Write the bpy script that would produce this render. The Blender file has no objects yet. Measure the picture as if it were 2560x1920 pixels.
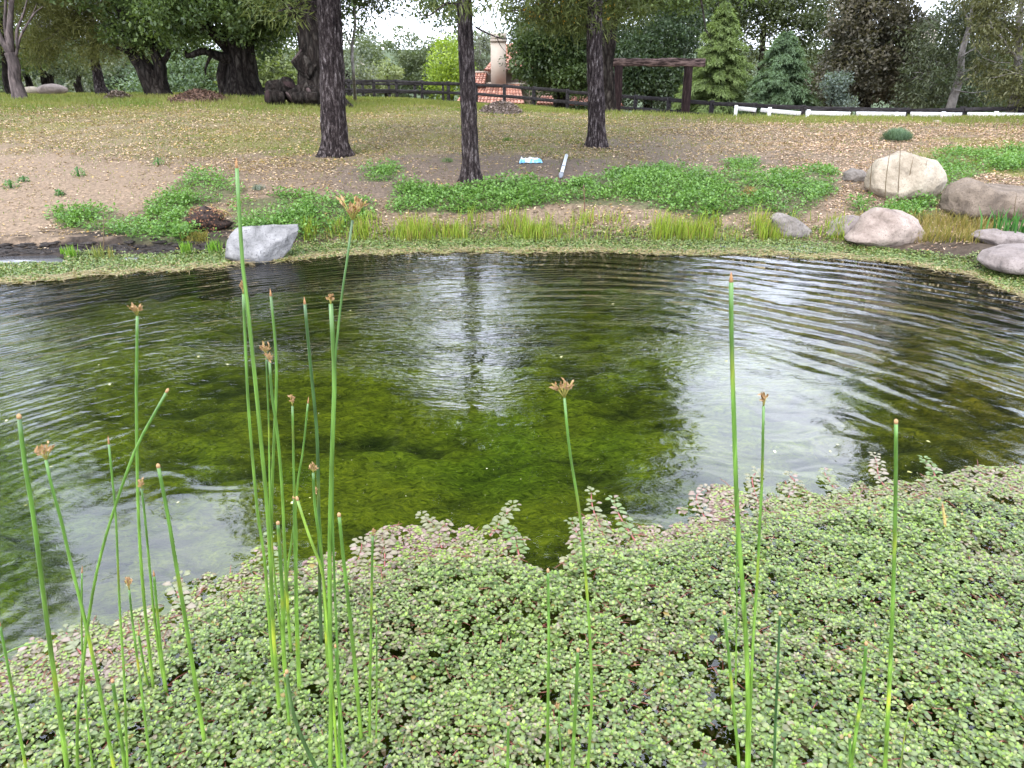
import bpy, math, random
import numpy as np
from mathutils import Vector, noise as mnoise

R = math.radians
rs = np.random.RandomState(7)
random.seed(7)
sc = bpy.context.scene
COL = sc.collection

# ---------------------------------------------------------------- camera
CAMH, PITCH, F = 1.9, R(22.6), 2560 * 26 / 36.0
cp, sp = math.cos(PITCH), math.sin(PITCH)
cam = bpy.data.cameras.new('camera')
cam.lens = 26; cam.sensor_width = 36; cam.clip_start = 0.05; cam.clip_end = 3000
camo = bpy.data.objects.new('camera', cam); COL.objects.link(camo)
camo.location = (0, 0, CAMH); camo.rotation_euler = (R(90) - PITCH, 0, 0)
sc.camera = camo

# ---------------------------------------------------------------- sky, sun, exposure
SUN_EL, SUN_AZ = R(52), R(205)
w = bpy.data.worlds.new('World'); sc.world = w; w.use_nodes = True
nt = w.node_tree; nt.nodes.clear()
N = nt.nodes.new; L = nt.links.new
wo = N('ShaderNodeOutputWorld'); bg = N('ShaderNodeBackground'); bg.inputs[1].default_value = 0.14
sky = N('ShaderNodeTexSky'); sky.sky_type = 'NISHITA'; sky.sun_disc = False
sky.sun_elevation = SUN_EL; sky.sun_rotation = SUN_AZ; sky.altitude = 200; sky.air_density = 1.2; sky.dust_density = 2
tc = N('ShaderNodeTexCoord'); mp = N('ShaderNodeMapping'); mp.inputs['Scale'].default_value = (1, 1, 2.2)
nz = N('ShaderNodeTexNoise'); nz.inputs['Scale'].default_value = 2.2; nz.inputs['Detail'].default_value = 7; nz.inputs['Roughness'].default_value = .55
nz.inputs['Distortion'].default_value = .6
rp = N('ShaderNodeValToRGB'); rp.color_ramp.elements[0].position = .34; rp.color_ramp.elements[0].color = (.45, .45, .45, 1)
rp.color_ramp.elements[1].position = .62; rp.color_ramp.elements[1].color = (1, 1, 1, 1)
cl = N('ShaderNodeValToRGB')
cl.color_ramp.elements[0].position = .35; cl.color_ramp.elements[0].color = (11.6, 12.9, 16.6, 1)
cl.color_ramp.elements[1].position = .75; cl.color_ramp.elements[1].color = (20, 20.6, 22.5, 1)
mx = N('ShaderNodeMixRGB')
L(tc.outputs['Generated'], mp.inputs[0]); L(mp.outputs[0], nz.inputs['Vector']); L(nz.outputs['Fac'], rp.inputs[0]); L(nz.outputs['Fac'], cl.inputs[0])
L(rp.outputs[0], mx.inputs[0]); L(sky.outputs[0], mx.inputs[1]); L(cl.outputs[0], mx.inputs[2])
L(mx.outputs[0], bg.inputs[0]); L(bg.outputs[0], wo.inputs[0])

sl = bpy.data.lights.new('sun', 'SUN'); sl.energy = 1.3; sl.angle = R(14); sl.color = (1, .955, .88)
so = bpy.data.objects.new('sun', sl); COL.objects.link(so)
# nishita: rotation 0 = sun towards +Y, growing clockwise
sd = Vector((math.sin(SUN_AZ) * math.cos(SUN_EL), math.cos(SUN_AZ) * math.cos(SUN_EL), math.sin(SUN_EL)))
so.rotation_euler = sd.to_track_quat('Z', 'Y').to_euler()
vs = sc.view_settings
vs.view_transform = 'Standard'; vs.look = 'None'; vs.gamma = 1; vs.use_curve_mapping = False
vs.exposure = 1.2
sc.cycles.max_bounces = 8; sc.cycles.transparent_max_bounces = 16
sc.cycles.use_denoising = True
sc.cycles.sample_clamp_indirect = 8

# ---------------------------------------------------------------- projection helpers
def at(px, py, Y):
    u = 960 - py
    t = Y / (F * cp + u * sp)
    return Vector(((px - 1280) * t, Y, CAMH + (-F * sp + u * cp) * t))
def on_plane(px, py, z=0.0):
    u = 960 - py
    t = (z - CAMH) / (-F * sp + u * cp)
    return Vector(((px - 1280) * t, (F * cp + u * sp) * t, z))
def proj(x, y, z):
    dz = z - CAMH
    d = y * cp - dz * sp
    d = np.where(np.abs(d) < .05, .05, d)
    return 1280 + F * x / d, 960 - F * (y * sp + dz * cp) / d

# ---------------------------------------------------------------- numpy noise
def _h(ix, iy, s):
    n = (ix.astype(np.int64) * 374761393 + iy.astype(np.int64) * 668265263 + s * 1274126177) & 0x7fffffff
    n = ((n ^ (n >> 13)) * 1274126177) & 0x7fffffff
    return ((n ^ (n >> 16)) & 0xffff) / 65535.0
def vnoise(x, y, s=0):
    x = np.asarray(x, float); y = np.asarray(y, float)
    ix = np.floor(x); iy = np.floor(y); fx = x - ix; fy = y - iy
    fx = fx * fx * (3 - 2 * fx); fy = fy * fy * (3 - 2 * fy)
    a = _h(ix, iy, s); b = _h(ix + 1, iy, s); c = _h(ix, iy + 1, s); d = _h(ix + 1, iy + 1, s)
    return (a * (1 - fx) + b * fx) * (1 - fy) + (c * (1 - fx) + d * fx) * fy
def fbm(x, y, o=4, s=0):
    v = 0; a = .5; t = 0
    for i in range(o):
        v = v + a * vnoise(x * 2 ** i, y * 2 ** i, s + i * 17); t += a; a *= .55
    return v / t
def sstep(a, b, x):
    t = np.clip((x - a) / (b - a), 0, 1); return t * t * (3 - 2 * t)

# ---------------------------------------------------------------- terrain
SHX = [-900, 0, 450, 560, 740, 900, 1280, 1700, 2050, 2200, 2440, 2560, 3300]
SHY = [655, 645, 640, 640, 622, 604, 604, 604, 606, 632, 662, 700, 1000]
def shoreY(px):
    py = np.interp(px, SHX, SHY)
    u = 960 - py
    return CAMH * (F * cp + u * sp) / (F * sp - u * cp)
TC = [-400, 0, 640, 960, 1280, 1600, 1920, 2240, 2560, 2960]
TR = [(9, [.16] * 10), (11, [.5] * 8 + [.55, .6]), (14, [.62, .62, .62, .6, .6, .6, .62, .66, .72, .72]),
      (20, [.95, .95, .95, .85, .75, .72, .72, .75, .78, .8]), (26, [1.15, 1.15, 1.22, 1.0, .82, .74, .66, .66, .66, .66]),
      (30, [1.2, 1.2, 1.22, 1.0, .8, .45, -.2, -.4, -.45, -.45]), (36, [1.1, 1.1, 1.1, .9, .65, 0, -.7, -.8, -.8, -.8]),
      (42, [1, 1, .95, .75, .2, -.6, -1, -1, -1, -1]), (48, [.9, .9, .9, .7, -.2, -1, -1.4, -1.4, -1.4, -1.4]),
      (62, [.5, .5, 0, -1.5, -2, -2, -2, -2, -2, -2]), (110, [-4] * 10), (200, [-4] * 10), (360, [9, 9, 10, 12, 9, 7, 7, 7, 7, 7]),
      (800, [26] * 10)]
TRY = np.array([r[0] for r in TR], float); TRZ = np.array([r[1] for r in TR], float)
def terr(x, y):
    x = np.asarray(x, float); y = np.asarray(y, float)
    yy = np.maximum(y, .5)
    px = 1280 + F * x / (.923 * yy + .45)
    px = np.clip(px, -2500, 4600)
    ci = np.clip(np.searchsorted(TC, px) - 1, 0, len(TC) - 2)
    tcx = np.array(TC, float)
    fx = np.clip((px - tcx[ci]) / (tcx[ci + 1] - tcx[ci]), 0, 1); fx = fx * fx * (3 - 2 * fx)
    ri = np.clip(np.searchsorted(TRY, yy) - 1, 0, len(TRY) - 2)
    fy = np.clip((yy - TRY[ri]) / (TRY[ri + 1] - TRY[ri]), 0, 1)
    z = (TRZ[ri, ci] * (1 - fx) + TRZ[ri, ci + 1] * fx) * (1 - fy) + (TRZ[ri + 1, ci] * (1 - fx) + TRZ[ri + 1, ci + 1] * fx) * fy
    z = z + (fbm(x * .5, y * .5, 3, 5) - .5) * .12 * sstep(9, 13, y) + (fbm(x * 3, y * 3, 3, 9) - .5) * .05
    ys = shoreY(px) + (fbm(x * 1.6, y * .3, 3, 3) - .5) * .35 * sstep(700, 900, px)
    d = y - ys
    left = 1 - sstep(450, 760, px)
    rise = left * (.02 + .15 * sstep(.0, .12, d - .28)) + (1 - left) * sstep(0, .5, d) * .1
    z = np.where(d > 0, np.minimum(z, z * sstep(0, 1.3, d) + rise), 0)
    bed = -.42 * sstep(0, 1.0, -d) + (fbm(x * 1.1, y * 1.6, 4, 21) - .5) * .22 * sstep(.6, 1.6, -d)
    z = np.where(d <= 0, bed - .01, z)
    nb = sstep(1.15, .2, y)                        # near bank, below the frame
    z = z * (1 - nb) + (.12 + (fbm(x * 2, y * 2, 3, 2) - .5) * .1) * nb
    sb = sstep(9, 11.5, np.abs(x)) * (1 - sstep(8, 10, y))   # the pond's far ends
    z = z * (1 - sb) + .3 * sb
    return z
def tz(x, y): return float(terr(np.array([x]), np.array([y]))[0])
def gp(px, py):
    y = 1.2; prev = y
    while y < 400:
        p = at(px, py, y)
        if p.z < tz(p.x, y):
            lo, hi = prev, y
            for _ in range(14):
                m = (lo + hi) / 2; p = at(px, py, m)
                if p.z < tz(p.x, m): hi = m
                else: lo = m
            p = at(px, py, hi); return Vector((p.x, p.y, tz(p.x, p.y)))
        prev = y; y += .12 if y < 20 else .5
    return at(px, py, 100)
def gy(px, Y):            # the ground point on the azimuth of column px (read at the horizon), at distance Y
    x = (px - 1280) / 2003.0 * Y
    return Vector((x, Y, tz(x, Y)))

# ---------------------------------------------------------------- mesh building
class MB:
    def __init__(s): s.v = []; s.f = []; s.c = []; s.n = 0
    def add(s, v, f, c=(.5, .5, .5)):
        v = np.asarray(v, np.float32).reshape(-1, 3); f = np.asarray(f, np.int64)
        s.v.append(v); s.f.append(f + s.n)
        c = np.asarray(c, np.float32)
        if c.ndim == 1: c = np.tile(c[None, :3], (len(v), 1))
        s.c.append(c[:, :3]); s.n += len(v)
    def add_polys(s, v, polys, c=(.5, .5, .5)):
        k0 = s.n; v = np.asarray(v, np.float32).reshape(-1, 3)
        s.v.append(v); c = np.asarray(c, np.float32)
        if c.ndim == 1: c = np.tile(c[None, :3], (len(v), 1))
        s.c.append(c[:, :3]); s.n += len(v)
        for p in polys: s.f.append(np.array([p], np.int64) + k0)
    def mesh(s, name, mat, smooth=False):
        me = bpy.data.meshes.new(name)
        V = np.concatenate(s.v); C = np.concatenate(s.c)
        idx = np.concatenate([f.ravel() for f in s.f]); tot = np.concatenate([np.full(len(f), f.shape[1]) for f in s.f])
        st = np.concatenate([[0], np.cumsum(tot)[:-1]])
        me.vertices.add(len(V)); me.vertices.foreach_set('co', V.ravel())
        me.loops.add(len(idx)); me.loops.foreach_set('vertex_index', idx.astype(np.int32))
        me.polygons.add(len(tot)); me.polygons.foreach_set('loop_start', st.astype(np.int32))
        if smooth: me.polygons.foreach_set('use_smooth', np.ones(len(tot), bool))
        me.update(calc_edges=True)
        a = me.attributes.new('col', 'FLOAT_COLOR', 'POINT')
        a.data.foreach_set('color', np.concatenate([C, np.ones((len(C), 1), np.float32)], 1).astype(np.float32).ravel())
        if mat: me.materials.append(mat)
        return me
    def obj(s, name, mat, parent=None, smooth=False, loc=None, **kw):
        if loc is not None:
            for i in range(len(s.v)): s.v[i] = s.v[i] - np.array(loc, np.float32)
        o = bpy.data.objects.new(name, s.mesh(name, mat, smooth)); COL.objects.link(o)
        if loc is not None: o.location = loc
        if parent: o.parent = parent
        tag(o, **kw); return o
def tag(o, label=None, cat=None, group=None, kind=None):
    if label: o['label'] = label
    if cat: o['category'] = cat
    if group: o['group'] = group
    if kind: o['kind'] = kind
    return o
def thing(name, label, cat, loc, group=None):
    o = bpy.data.objects.new(name, None); COL.objects.link(o); o.location = loc; o.empty_display_size = .1
    return tag(o, label, cat, group)
def part(mb, name, mat, parent, smooth=False, **kw):      # mesh given in world coordinates, parented to a thing at its base
    L0 = np.array(parent.location, np.float32)
    pp = parent.parent
    while pp: L0 = L0 + np.array(pp.location, np.float32); pp = pp.parent
    for i in range(len(mb.v)): mb.v[i] = mb.v[i] - L0
    return mb.obj(name, mat, parent, smooth, **kw)

def frames(P):
    P = np.asarray(P, float); T = np.gradient(P, axis=0); T /= np.linalg.norm(T, axis=1)[:, None] + 1e-9
    up = np.array([0.13, 1, 0.07]) if abs(T[0][1]) < .9 else np.array([1., 0, 0])
    Ns = []
    n = np.cross(T[0], up); n /= np.linalg.norm(n)
    for t in T:
        n = n - t * np.dot(n, t); n /= np.linalg.norm(n) + 1e-9; Ns.append(n)
    Ns = np.array(Ns); return T, Ns, np.cross(T, Ns)
def resample(P, Rr, k):
    P = np.asarray(P, float); Rr = np.asarray(Rr, float)
    d = np.concatenate([[0], np.cumsum(np.linalg.norm(np.diff(P, axis=0), axis=1))]); t = d / d[-1]
    q = np.linspace(0, 1, k)
    # catmull-rom through the points
    idx = np.clip(np.searchsorted(t, q, side='right') - 1, 0, len(P) - 2)
    f = ((q - t[idx]) / (t[idx + 1] - t[idx] + 1e-9))[:, None]
    g = lambda i: P[np.clip(i, 0, len(P) - 1)]
    p0, p1, p2, p3 = g(idx - 1), g(idx), g(idx + 1), g(idx + 2)
    C = .5 * ((2 * p1) + (-p0 + p2) * f + (2 * p0 - 5 * p1 + 4 * p2 - p3) * f ** 2 + (-p0 + 3 * p1 - 3 * p2 + p3) * f ** 3)
    return C, np.interp(q, t, Rr)
def tube(mb, P, Rr, n=8, c=(.5, .5, .5), k=None, rough=0, flare=None, seed=0, ridges=0):
    if k: P, Rr = resample(P, Rr, k)
    P = np.asarray(P, float); Rr = np.asarray(Rr, float)
    T, A, B = frames(P); m = len(P)
    th = np.linspace(0, 2 * math.pi, n, endpoint=False)
    rad = np.tile(Rr[:, None], (1, n)); 
    s = np.concatenate([[0], np.cumsum(np.linalg.norm(np.diff(P, axis=0), axis=1))])[:, None]
    TH = np.tile(th[None, :], (m, 1))
    if rough:
        cx = np.cos(TH); cy = np.sin(TH)
        q = fbm(cx * 2.2 + seed, cy * 2.2 + s * 1.1 / max(Rr.max(), .01) * .35, 4, seed) - .5
        rad = rad * (1 + q * rough * 2)
    if ridges:
        fr = 3.6
        q = np.abs(vnoise(TH * n / 6.283 * .5 , s / (Rr.max() * 1.1) + TH * 1.5, seed + 5) - .5) * 2
        rad = rad * (1 + (q - .5) * ridges)
    if flare:
        h, amt = flare
        lobes = 1 + .45 * np.sin(TH * 3 + seed) + .3 * np.sin(TH * 5 + seed * 2)
        rad = rad * (1 + amt * np.exp(-s / h) * lobes)
    V = P[:, None, :] + A[:, None, :] * (np.cos(TH) * rad)[..., None] + B[:, None, :] * (np.sin(TH) * rad)[..., None]
    i = np.arange(m - 1)[:, None] * n; j = np.arange(n)[None, :]; j2 = (j + 1) % n
    Fq = np.stack([i + j, i + j2, i + n + j2, i + n + j], -1).reshape(-1, 4)
    base = mb.n
    c_ = np.asarray(c, float)
    if c_.ndim == 2:      # one colour per input ring: spread along the length
        cc = np.stack([np.interp(np.linspace(0, 1, m), np.linspace(0, 1, len(c_)), c_[:, q]) for q in range(3)], 1)
        c_ = np.repeat(cc, n, axis=0)
    mb.add(V.reshape(-1, 3), Fq, c_)
    mb.f.append(np.array([list(range(n))[::-1]]) + base); mb.f.append(np.array([list(range(n))]) + base + (m - 1) * n)
def box(mb, c, s, rz=0, col=(.5, .5, .5), jit=0):
    x, y, z = np.array(s) / 2
    v = np.array([[-x, -y, -z], [x, -y, -z], [x, y, -z], [-x, y, -z], [-x, -y, z], [x, -y, z], [x, y, z], [-x, y, z]], float)
    if jit: v += rs.uniform(-jit, jit, v.shape)
    ca, sa = math.cos(rz), math.sin(rz)
    v = np.stack([v[:, 0] * ca - v[:, 1] * sa, v[:, 0] * sa + v[:, 1] * ca, v[:, 2]], 1) + np.array(c)
    mb.add(v, [[0, 3, 2, 1], [4, 5, 6, 7], [0, 1, 5, 4], [1, 2, 6, 5], [2, 3, 7, 6], [3, 0, 4, 7]], col)
def beam(mb, a, b, w_, h, col=(.5, .5, .5), ext=0, rough=0.0, k=6):     # a squared timber from a to b, width w_, height h
    a = np.array(a, float); b = np.array(b, float); d = b - a; d /= np.linalg.norm(d)
    a = a - d * ext; b = b + d * ext
    if abs(d[2]) > .9: side = np.array([1., 0, 0])
    else: side = np.cross(d, [0, 0, 1]); side /= np.linalg.norm(side)
    up = np.cross(side, d)
    e = .12 * min(w_, h)
    prof = [(-w_ / 2 + e, -h / 2), (w_ / 2 - e, -h / 2), (w_ / 2, -h / 2 + e), (w_ / 2, h / 2 - e), (w_ / 2 - e, h / 2), (-w_ / 2 + e, h / 2), (-w_ / 2, h / 2 - e), (-w_ / 2, -h / 2 + e)]
    V = []
    for i in range(k):
        p = a + (b - a) * i / (k - 1)
        for (s_, u_) in prof: V.append(p + side * s_ + up * u_ + rs.uniform(-rough, rough, 3))
    i = np.arange(k - 1)[:, None] * 8; j = np.arange(8)[None, :]; j2 = (j + 1) % 8
    Fq = np.stack([i + j, i + j2, i + 8 + j2, i + 8 + j], -1).reshape(-1, 4)
    base = mb.n; mb.add(V, Fq, col)
    mb.f.append(np.array([list(range(8))[::-1]]) + base); mb.f.append(np.array([list(range(8))]) + base + (k - 1) * 8)

def rand_dirs(n, r=rs):
    v = r.normal(size=(n, 3)); return v / np.linalg.norm(v, axis=1)[:, None]
def leaves(mb, P, D, Nn, Ln, W, C, fold=.25, shape='leaf'):
    """P base points, D long direction, Nn rough normal, Ln length, W width, C colour per leaf"""
    n = len(P); D = D / (np.linalg.norm(D, axis=1)[:, None] + 1e-9)
    S = np.cross(D, Nn); S /= np.linalg.norm(S, axis=1)[:, None] + 1e-9
    U = np.cross(S, D)
    Ln = np.broadcast_to(Ln, (n,))[:, None]; W = np.broadcast_to(W, (n,))[:, None]
    if shape == 'leaf':       # diamond, one quad folded along the midrib
        v = np.stack([P, P + D * Ln * .5 + S * W * .5 + U * W * fold, P + D * Ln, P + D * Ln * .5 - S * W * .5 + U * W * fold], 1)
        f = np.arange(n)[:, None] * 4 + np.array([[0, 1, 2, 3]]); k = 4
        mb.add(v.reshape(-1, 3), f, np.repeat(C, k, axis=0))
    elif shape == 'round':    # rounded blade of three quads
        cur = -U * Ln * .12
        v = np.stack([P, P + D * Ln * .42 + S * W * .46 + U * W * fold, P + D * Ln * .82 + S * W * .34 + U * W * fold * .6 + cur,
                      P + D * Ln + cur * 1.6, P + D * Ln * .82 - S * W * .34 + U * W * fold * .6 + cur, P + D * Ln * .42 - S * W * .46 + U * W * fold,
                      P + D * Ln * .55 + cur * .2], 1)
        b = np.arange(n)[:, None] * 7
        f = np.concatenate([b + np.array([[0, 1, 6, 5]]), b + np.array([[6, 1, 2, 3]]), b + np.array([[6, 3, 4, 5]])])
        cc = np.repeat(C, 7, axis=0).reshape(n, 7, 3).copy(); cc[:, 6] = np.minimum(cc[:, 6] * 1.25 + .01, 1); cc[:, 0] *= .85
        mb.add(v.reshape(-1, 3), f, cc.reshape(-1, 3))
def blades(mb, P, H, W, lean, C, Ct=None):
    """grass: a quad with a bent tip triangle"""
    n = len(P); a = rs.uniform(0, 6.283, n); S = np.stack([np.cos(a), np.sin(a), 0 * a], 1)
    b = rs.uniform(0, 6.283, n); Ld = np.stack([np.cos(b), np.sin(b), 0 * b], 1) * (lean * rs.uniform(.2, 1, n))[:, None]
    H = np.broadcast_to(H, (n,))[:, None]; W = np.broadcast_to(W, (n,))[:, None]; Z = np.array([[0, 0, 1.]])
    m = P + Z * H * .55 + Ld * H * .3; t = P + Z * H * (1 - .25 * lean) + Ld * H
    v = np.stack([P - S * W * .5, P + S * W * .5, m + S * W * .4, m - S * W * .4, t], 1)
    B = np.arange(n)[:, None] * 5
    Ct = C if Ct is None else Ct
    cc = np.stack([C, C, (C + Ct) / 2, (C + Ct) / 2, Ct], 1)
    mb.v.append(v.reshape(-1, 3).astype(np.float32)); mb.c.append(cc.reshape(-1, 3).astype(np.float32))
    mb.f.append(B + np.array([[0, 1, 2, 3]]) + mb.n); mb.f.append(B + np.array([[3, 2, 4]]) + mb.n); mb.n += n * 5
def mixc(a, b, t):
    t = np.asarray(t)[:, None]; return np.array(a)[None, :] * (1 - t) + np.array(b)[None, :] * t

# ---------------------------------------------------------------- materials
def nodes(name):
    m = bpy.data.materials.new(name); m.use_nodes = True; t = m.node_tree; t.nodes.clear()
    return m, t, t.nodes.new, t.links.new
def M_leaf(name, rough=.5, trans=.35, spec=.4, mul=(1, 1, 1), vary=.0):
    m, t, N, L = nodes(name)
    o = N('ShaderNodeOutputMaterial'); b = N('ShaderNodeBsdfPrincipled'); tr = N('ShaderNodeBsdfTranslucent'); mxs = N('ShaderNodeMixShader')
    a = N('ShaderNodeAttribute'); a.attribute_name = 'col'
    mu = N('ShaderNodeMixRGB'); mu.blend_type = 'MULTIPLY'; mu.inputs[0].default_value = 1; mu.inputs[2].default_value = (*mul, 1)
    L(a.outputs['Color'], mu.inputs[1]); src = mu.outputs[0]
    L(src, b.inputs['Base Color']); b.inputs['Roughness'].default_value = rough; b.inputs['Specular IOR Level'].default_value = spec
    tm = N('ShaderNodeMixRGB'); tm.blend_type = 'MULTIPLY'; tm.inputs[0].default_value = 1; tm.inputs[2].default_value = (1.25, 1.35, .55, 1)
    L(src, tm.inputs[1]); L(tm.outputs[0], tr.inputs[0])
    mxs.inputs[0].default_value = trans; L(b.outputs[0], mxs.inputs[1]); L(tr.outputs[0], mxs.inputs[2]); L(mxs.outputs[0], o.inputs[0])
    return m
def M_noise(name, stops, scale=8, stretch=(1, 1, 1), detail=6, rough=.85, bump=.3, bscale=None, dist=0.02, spec=.3, attr=False, coord='Object', vor=0, distortion=0, speck=None):
    m, t, N, L = nodes(name)
    o = N('ShaderNodeOutputMaterial'); b = N('ShaderNodeBsdfPrincipled'); tc = N('ShaderNodeTexCoord'); mp = N('ShaderNodeMapping')
    mp.inputs['Scale'].default_value = stretch
    n = N('ShaderNodeTexNoise'); n.inputs['Scale'].default_value = scale; n.inputs['Detail'].default_value = detail; n.inputs['Distortion'].default_value = distortion
    n.inputs['Roughness'].default_value = .62
    L(tc.outputs[coord], mp.inputs[0]); L(mp.outputs[0], n.inputs['Vector'])
    r = N('ShaderNodeValToRGB'); e = r.color_ramp.elements
    e[0].position, e[0].color = stops[0][0], (*stops[0][1], 1); e[1].position, e[1].color = stops[-1][0], (*stops[-1][1], 1)
    for p, c in stops[1:-1]:
        q = e.new(p); q.color = (*c, 1)
    L(n.outputs['Fac'], r.inputs[0]); src = r.outputs[0]
    h = n.outputs['Fac']
    if vor:
        v = N('ShaderNodeTexVoronoi'); v.inputs['Scale'].default_value = vor; v.feature = 'DISTANCE_TO_EDGE'
        nd = N('ShaderNodeMixRGB'); nd.blend_type = 'ADD'; nd.inputs[0].default_value = .35
        L(mp.outputs[0], nd.inputs[1]); L(n.outputs['Color'], nd.inputs[2]); L(nd.outputs[0], v.inputs['Vector'])
        vr = N('ShaderNodeValToRGB'); vr.color_ramp.elements[0].position = .02; vr.color_ramp.elements[1].position = .28
        vr.color_ramp.elements[0].color = (.32, .28, .28, 1)
        L(v.outputs['Distance'], vr.inputs[0])
        mu = N('ShaderNodeMixRGB'); mu.blend_type = 'MULTIPLY'; mu.inputs[0].default_value = 1; L(src, mu.inputs[1]); L(vr.outputs[0], mu.inputs[2]); src = mu.outputs[0]
        ad = N('ShaderNodeMath'); ad.operation = 'ADD'; L(vr.outputs[0], ad.inputs[0]); L(h, ad.inputs[1]); h = ad.outputs[0]
    if speck:
        n3 = N('ShaderNodeTexNoise'); n3.inputs['Scale'].default_value = speck[0]; n3.inputs['Detail'].default_value = 3; L(tc.outputs[coord], n3.inputs['Vector'])
        r3 = N('ShaderNodeValToRGB'); r3.color_ramp.elements[0].position = .56; r3.color_ramp.elements[1].position = .68; L(n3.outputs['Fac'], r3.inputs[0])
        m3 = N('ShaderNodeMixRGB'); m3.inputs[2].default_value = (*speck[1], 1); L(r3.outputs[0], m3.inputs[0]); L(src, m3.inputs[1]); src = m3.outputs[0]
    if attr:
        a = N('ShaderNodeAttribute'); a.attribute_name = 'col'
        mu = N('ShaderNodeMixRGB'); mu.blend_type = 'MULTIPLY'; mu.inputs[0].default_value = 1; L(src, mu.inputs[1]); L(a.outputs['Color'], mu.inputs[2]); src = mu.outputs[0]
    L(src, b.inputs['Base Color']); b.inputs['Roughness'].default_value = rough; b.inputs['Specular IOR Level'].default_value = spec
    if bump:
        n2 = N('ShaderNodeTexNoise'); n2.inputs['Scale'].default_value = bscale or scale * 3; n2.inputs['Detail'].default_value = 6; L(mp.outputs[0], n2.inputs['Vector'])
        ad = N('ShaderNodeMath'); ad.operation = 'ADD'; L(h, ad.inputs[0]); L(n2.outputs['Fac'], ad.inputs[1])
        bp = N('ShaderNodeBump'); bp.inputs['Strength'].default_value = bump; bp.inputs['Distance'].default_value = dist; L(ad.outputs[0], bp.inputs['Height']); L(bp.outputs[0], b.inputs['Normal'])
    L(b.outputs[0], o.inputs[0]); return m

m_leaf = M_leaf('broad_leaf', .45, .3)
m_needle = M_leaf('needle_leaf', .6, .25, .25)
m_grass = M_leaf('grass_blade', .5, .35, .3, (.72, .72, .72))
m_wax = M_leaf('waxy_leaf', .34, .22, .55, (.66, .64, .64))
m_litter = M_leaf('dry_litter', .75, .12, .2, (.95, .94, .92))
m_rush = M_noise('rush_green', [(.3, (.42, .44, .42)), (.5, (.66, .64, .66)), (.72, (1.05, .95, 1.2))], 90, (1, 1, .03), 4, .38, .25, 240, .0006, .5, attr=True)
m_dry = M_leaf('dry_flower', .7, .1, .2, (.75, .75, .75))
m_bark_pine = M_noise('pine_bark', [(.34, (.022, .016, .016)), (.46, (.065, .05, .048)), (.54, (.13, .105, .10)), (.63, (.34, .30, .29))], 17, (1.6, 1.6, .40), 7, .9, 1, 30, .03, .15, vor=15)
m_bark_oak = M_noise('oak_bark', [(.3, (.012, .011, .009)), (.55, (.045, .038, .032)), (.8, (.13, .115, .095))], 5, (1.4, 1.4, .45), 7, .95, .9, 20, .05, .1, vor=4.5)
m_bark_grey = M_noise('grey_bark', [(.35, (.035, .028, .026)), (.55, (.10, .08, .075)), (.75, (.20, .155, .14))], 7, (1.5, 1.5, .4), 7, .9, .6, 20, .02, .15)
m_bark_white = M_noise('pale_bark', [(.35, (.09, .08, .07)), (.55, (.22, .20, .18)), (.85, (.34, .31, .29))], 7, (1, 1, .5), 6, .85, .4, 25, .01, .2)
m_rail = M_noise('weathered_rail', [(.3, (.010, .009, .009)), (.55, (.028, .025, .026)), (.8, (.075, .069, .069))], 5, (1, 1, 4), 6, .9, .5, 20, .01, .15)
m_timber = M_noise('old_timber', [(.36, (.016, .010, .010)), (.48, (.075, .05, .045)), (.62, (.24, .165, .145))], 3, (1, 3, 7), 7, .9, .7, 12, .02, .1)
m_timber_dark = M_noise('dark_timber', [(.3, (.010, .007, .007)), (.55, (.035, .022, .021)), (.75, (.09, .06, .052))], 4, (5, 5, .6), 7, .9, .7, 12, .02, .1)
m_white = M_noise('white_paint', [(.3, (.5, .5, .48)), (.7, (.68, .68, .67))], 3, (1, 1, 1), 5, .6, .1, 20, .005)
# ================================================================ GROUND
def inpoly(px, py, poly):
    poly = np.array(poly, float); r = np.zeros(px.shape, bool); j = len(poly) - 1
    for i in range(len(poly)):
        xi, yi = poly[i]; xj, yj = poly[j]
        c = ((yi > py) != (yj > py)) & (px < (xj - xi) * (py - yi) / (yj - yi + 1e-9) + xi); r ^= c; j = i
    return r
SAND = [(-3000, 385), (60, 372), (200, 395), (330, 400), (455, 420), (440, 500), (330, 525), (150, 560), (0, 575), (-3000, 590)]
SAND2 = [(-3000, 330), (200, 340), (420, 380), (520, 430), (420, 520), (0, 590), (-3000, 600)]
BARE = [(820, 400), (1000, 380), (1300, 395), (1600, 400), (1720, 420), (1500, 470), (1300, 480), (1000, 500), (880, 490)]
BARE2 = [(1480, 340), (1700, 345), (1950, 375), (2060, 410), (1900, 425), (1600, 405), (1480, 380)]
CHIPR = [(1560, 318), (1800, 300), (2000, 315), (2300, 300), (2800, 290), (2800, 335), (2400, 355), (2330, 400), (2340, 520), (2230, 560), (2080, 560), (2060, 520), (2120, 460), (2040, 420), (1900, 375), (1700, 350)]
CHIPL = [(-3000, 262), (250, 252), (800, 262), (980, 278), (900, 330), (600, 345), (300, 335), (-3000, 330)]
CHIPM = [(860, 330), (1600, 320), (1650, 350), (1500, 385), (1280, 400), (1080, 385), (860, 400)]
CHIPS = [(760, 520), (1050, 525), (1400, 500), (2100, 520), (2140, 560), (1700, 590), (1280, 600), (850, 600)]
GRASSR = [(2330, 380), (2450, 350), (2900, 330), (2900, 470), (2560, 460), (2400, 440)]
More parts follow.
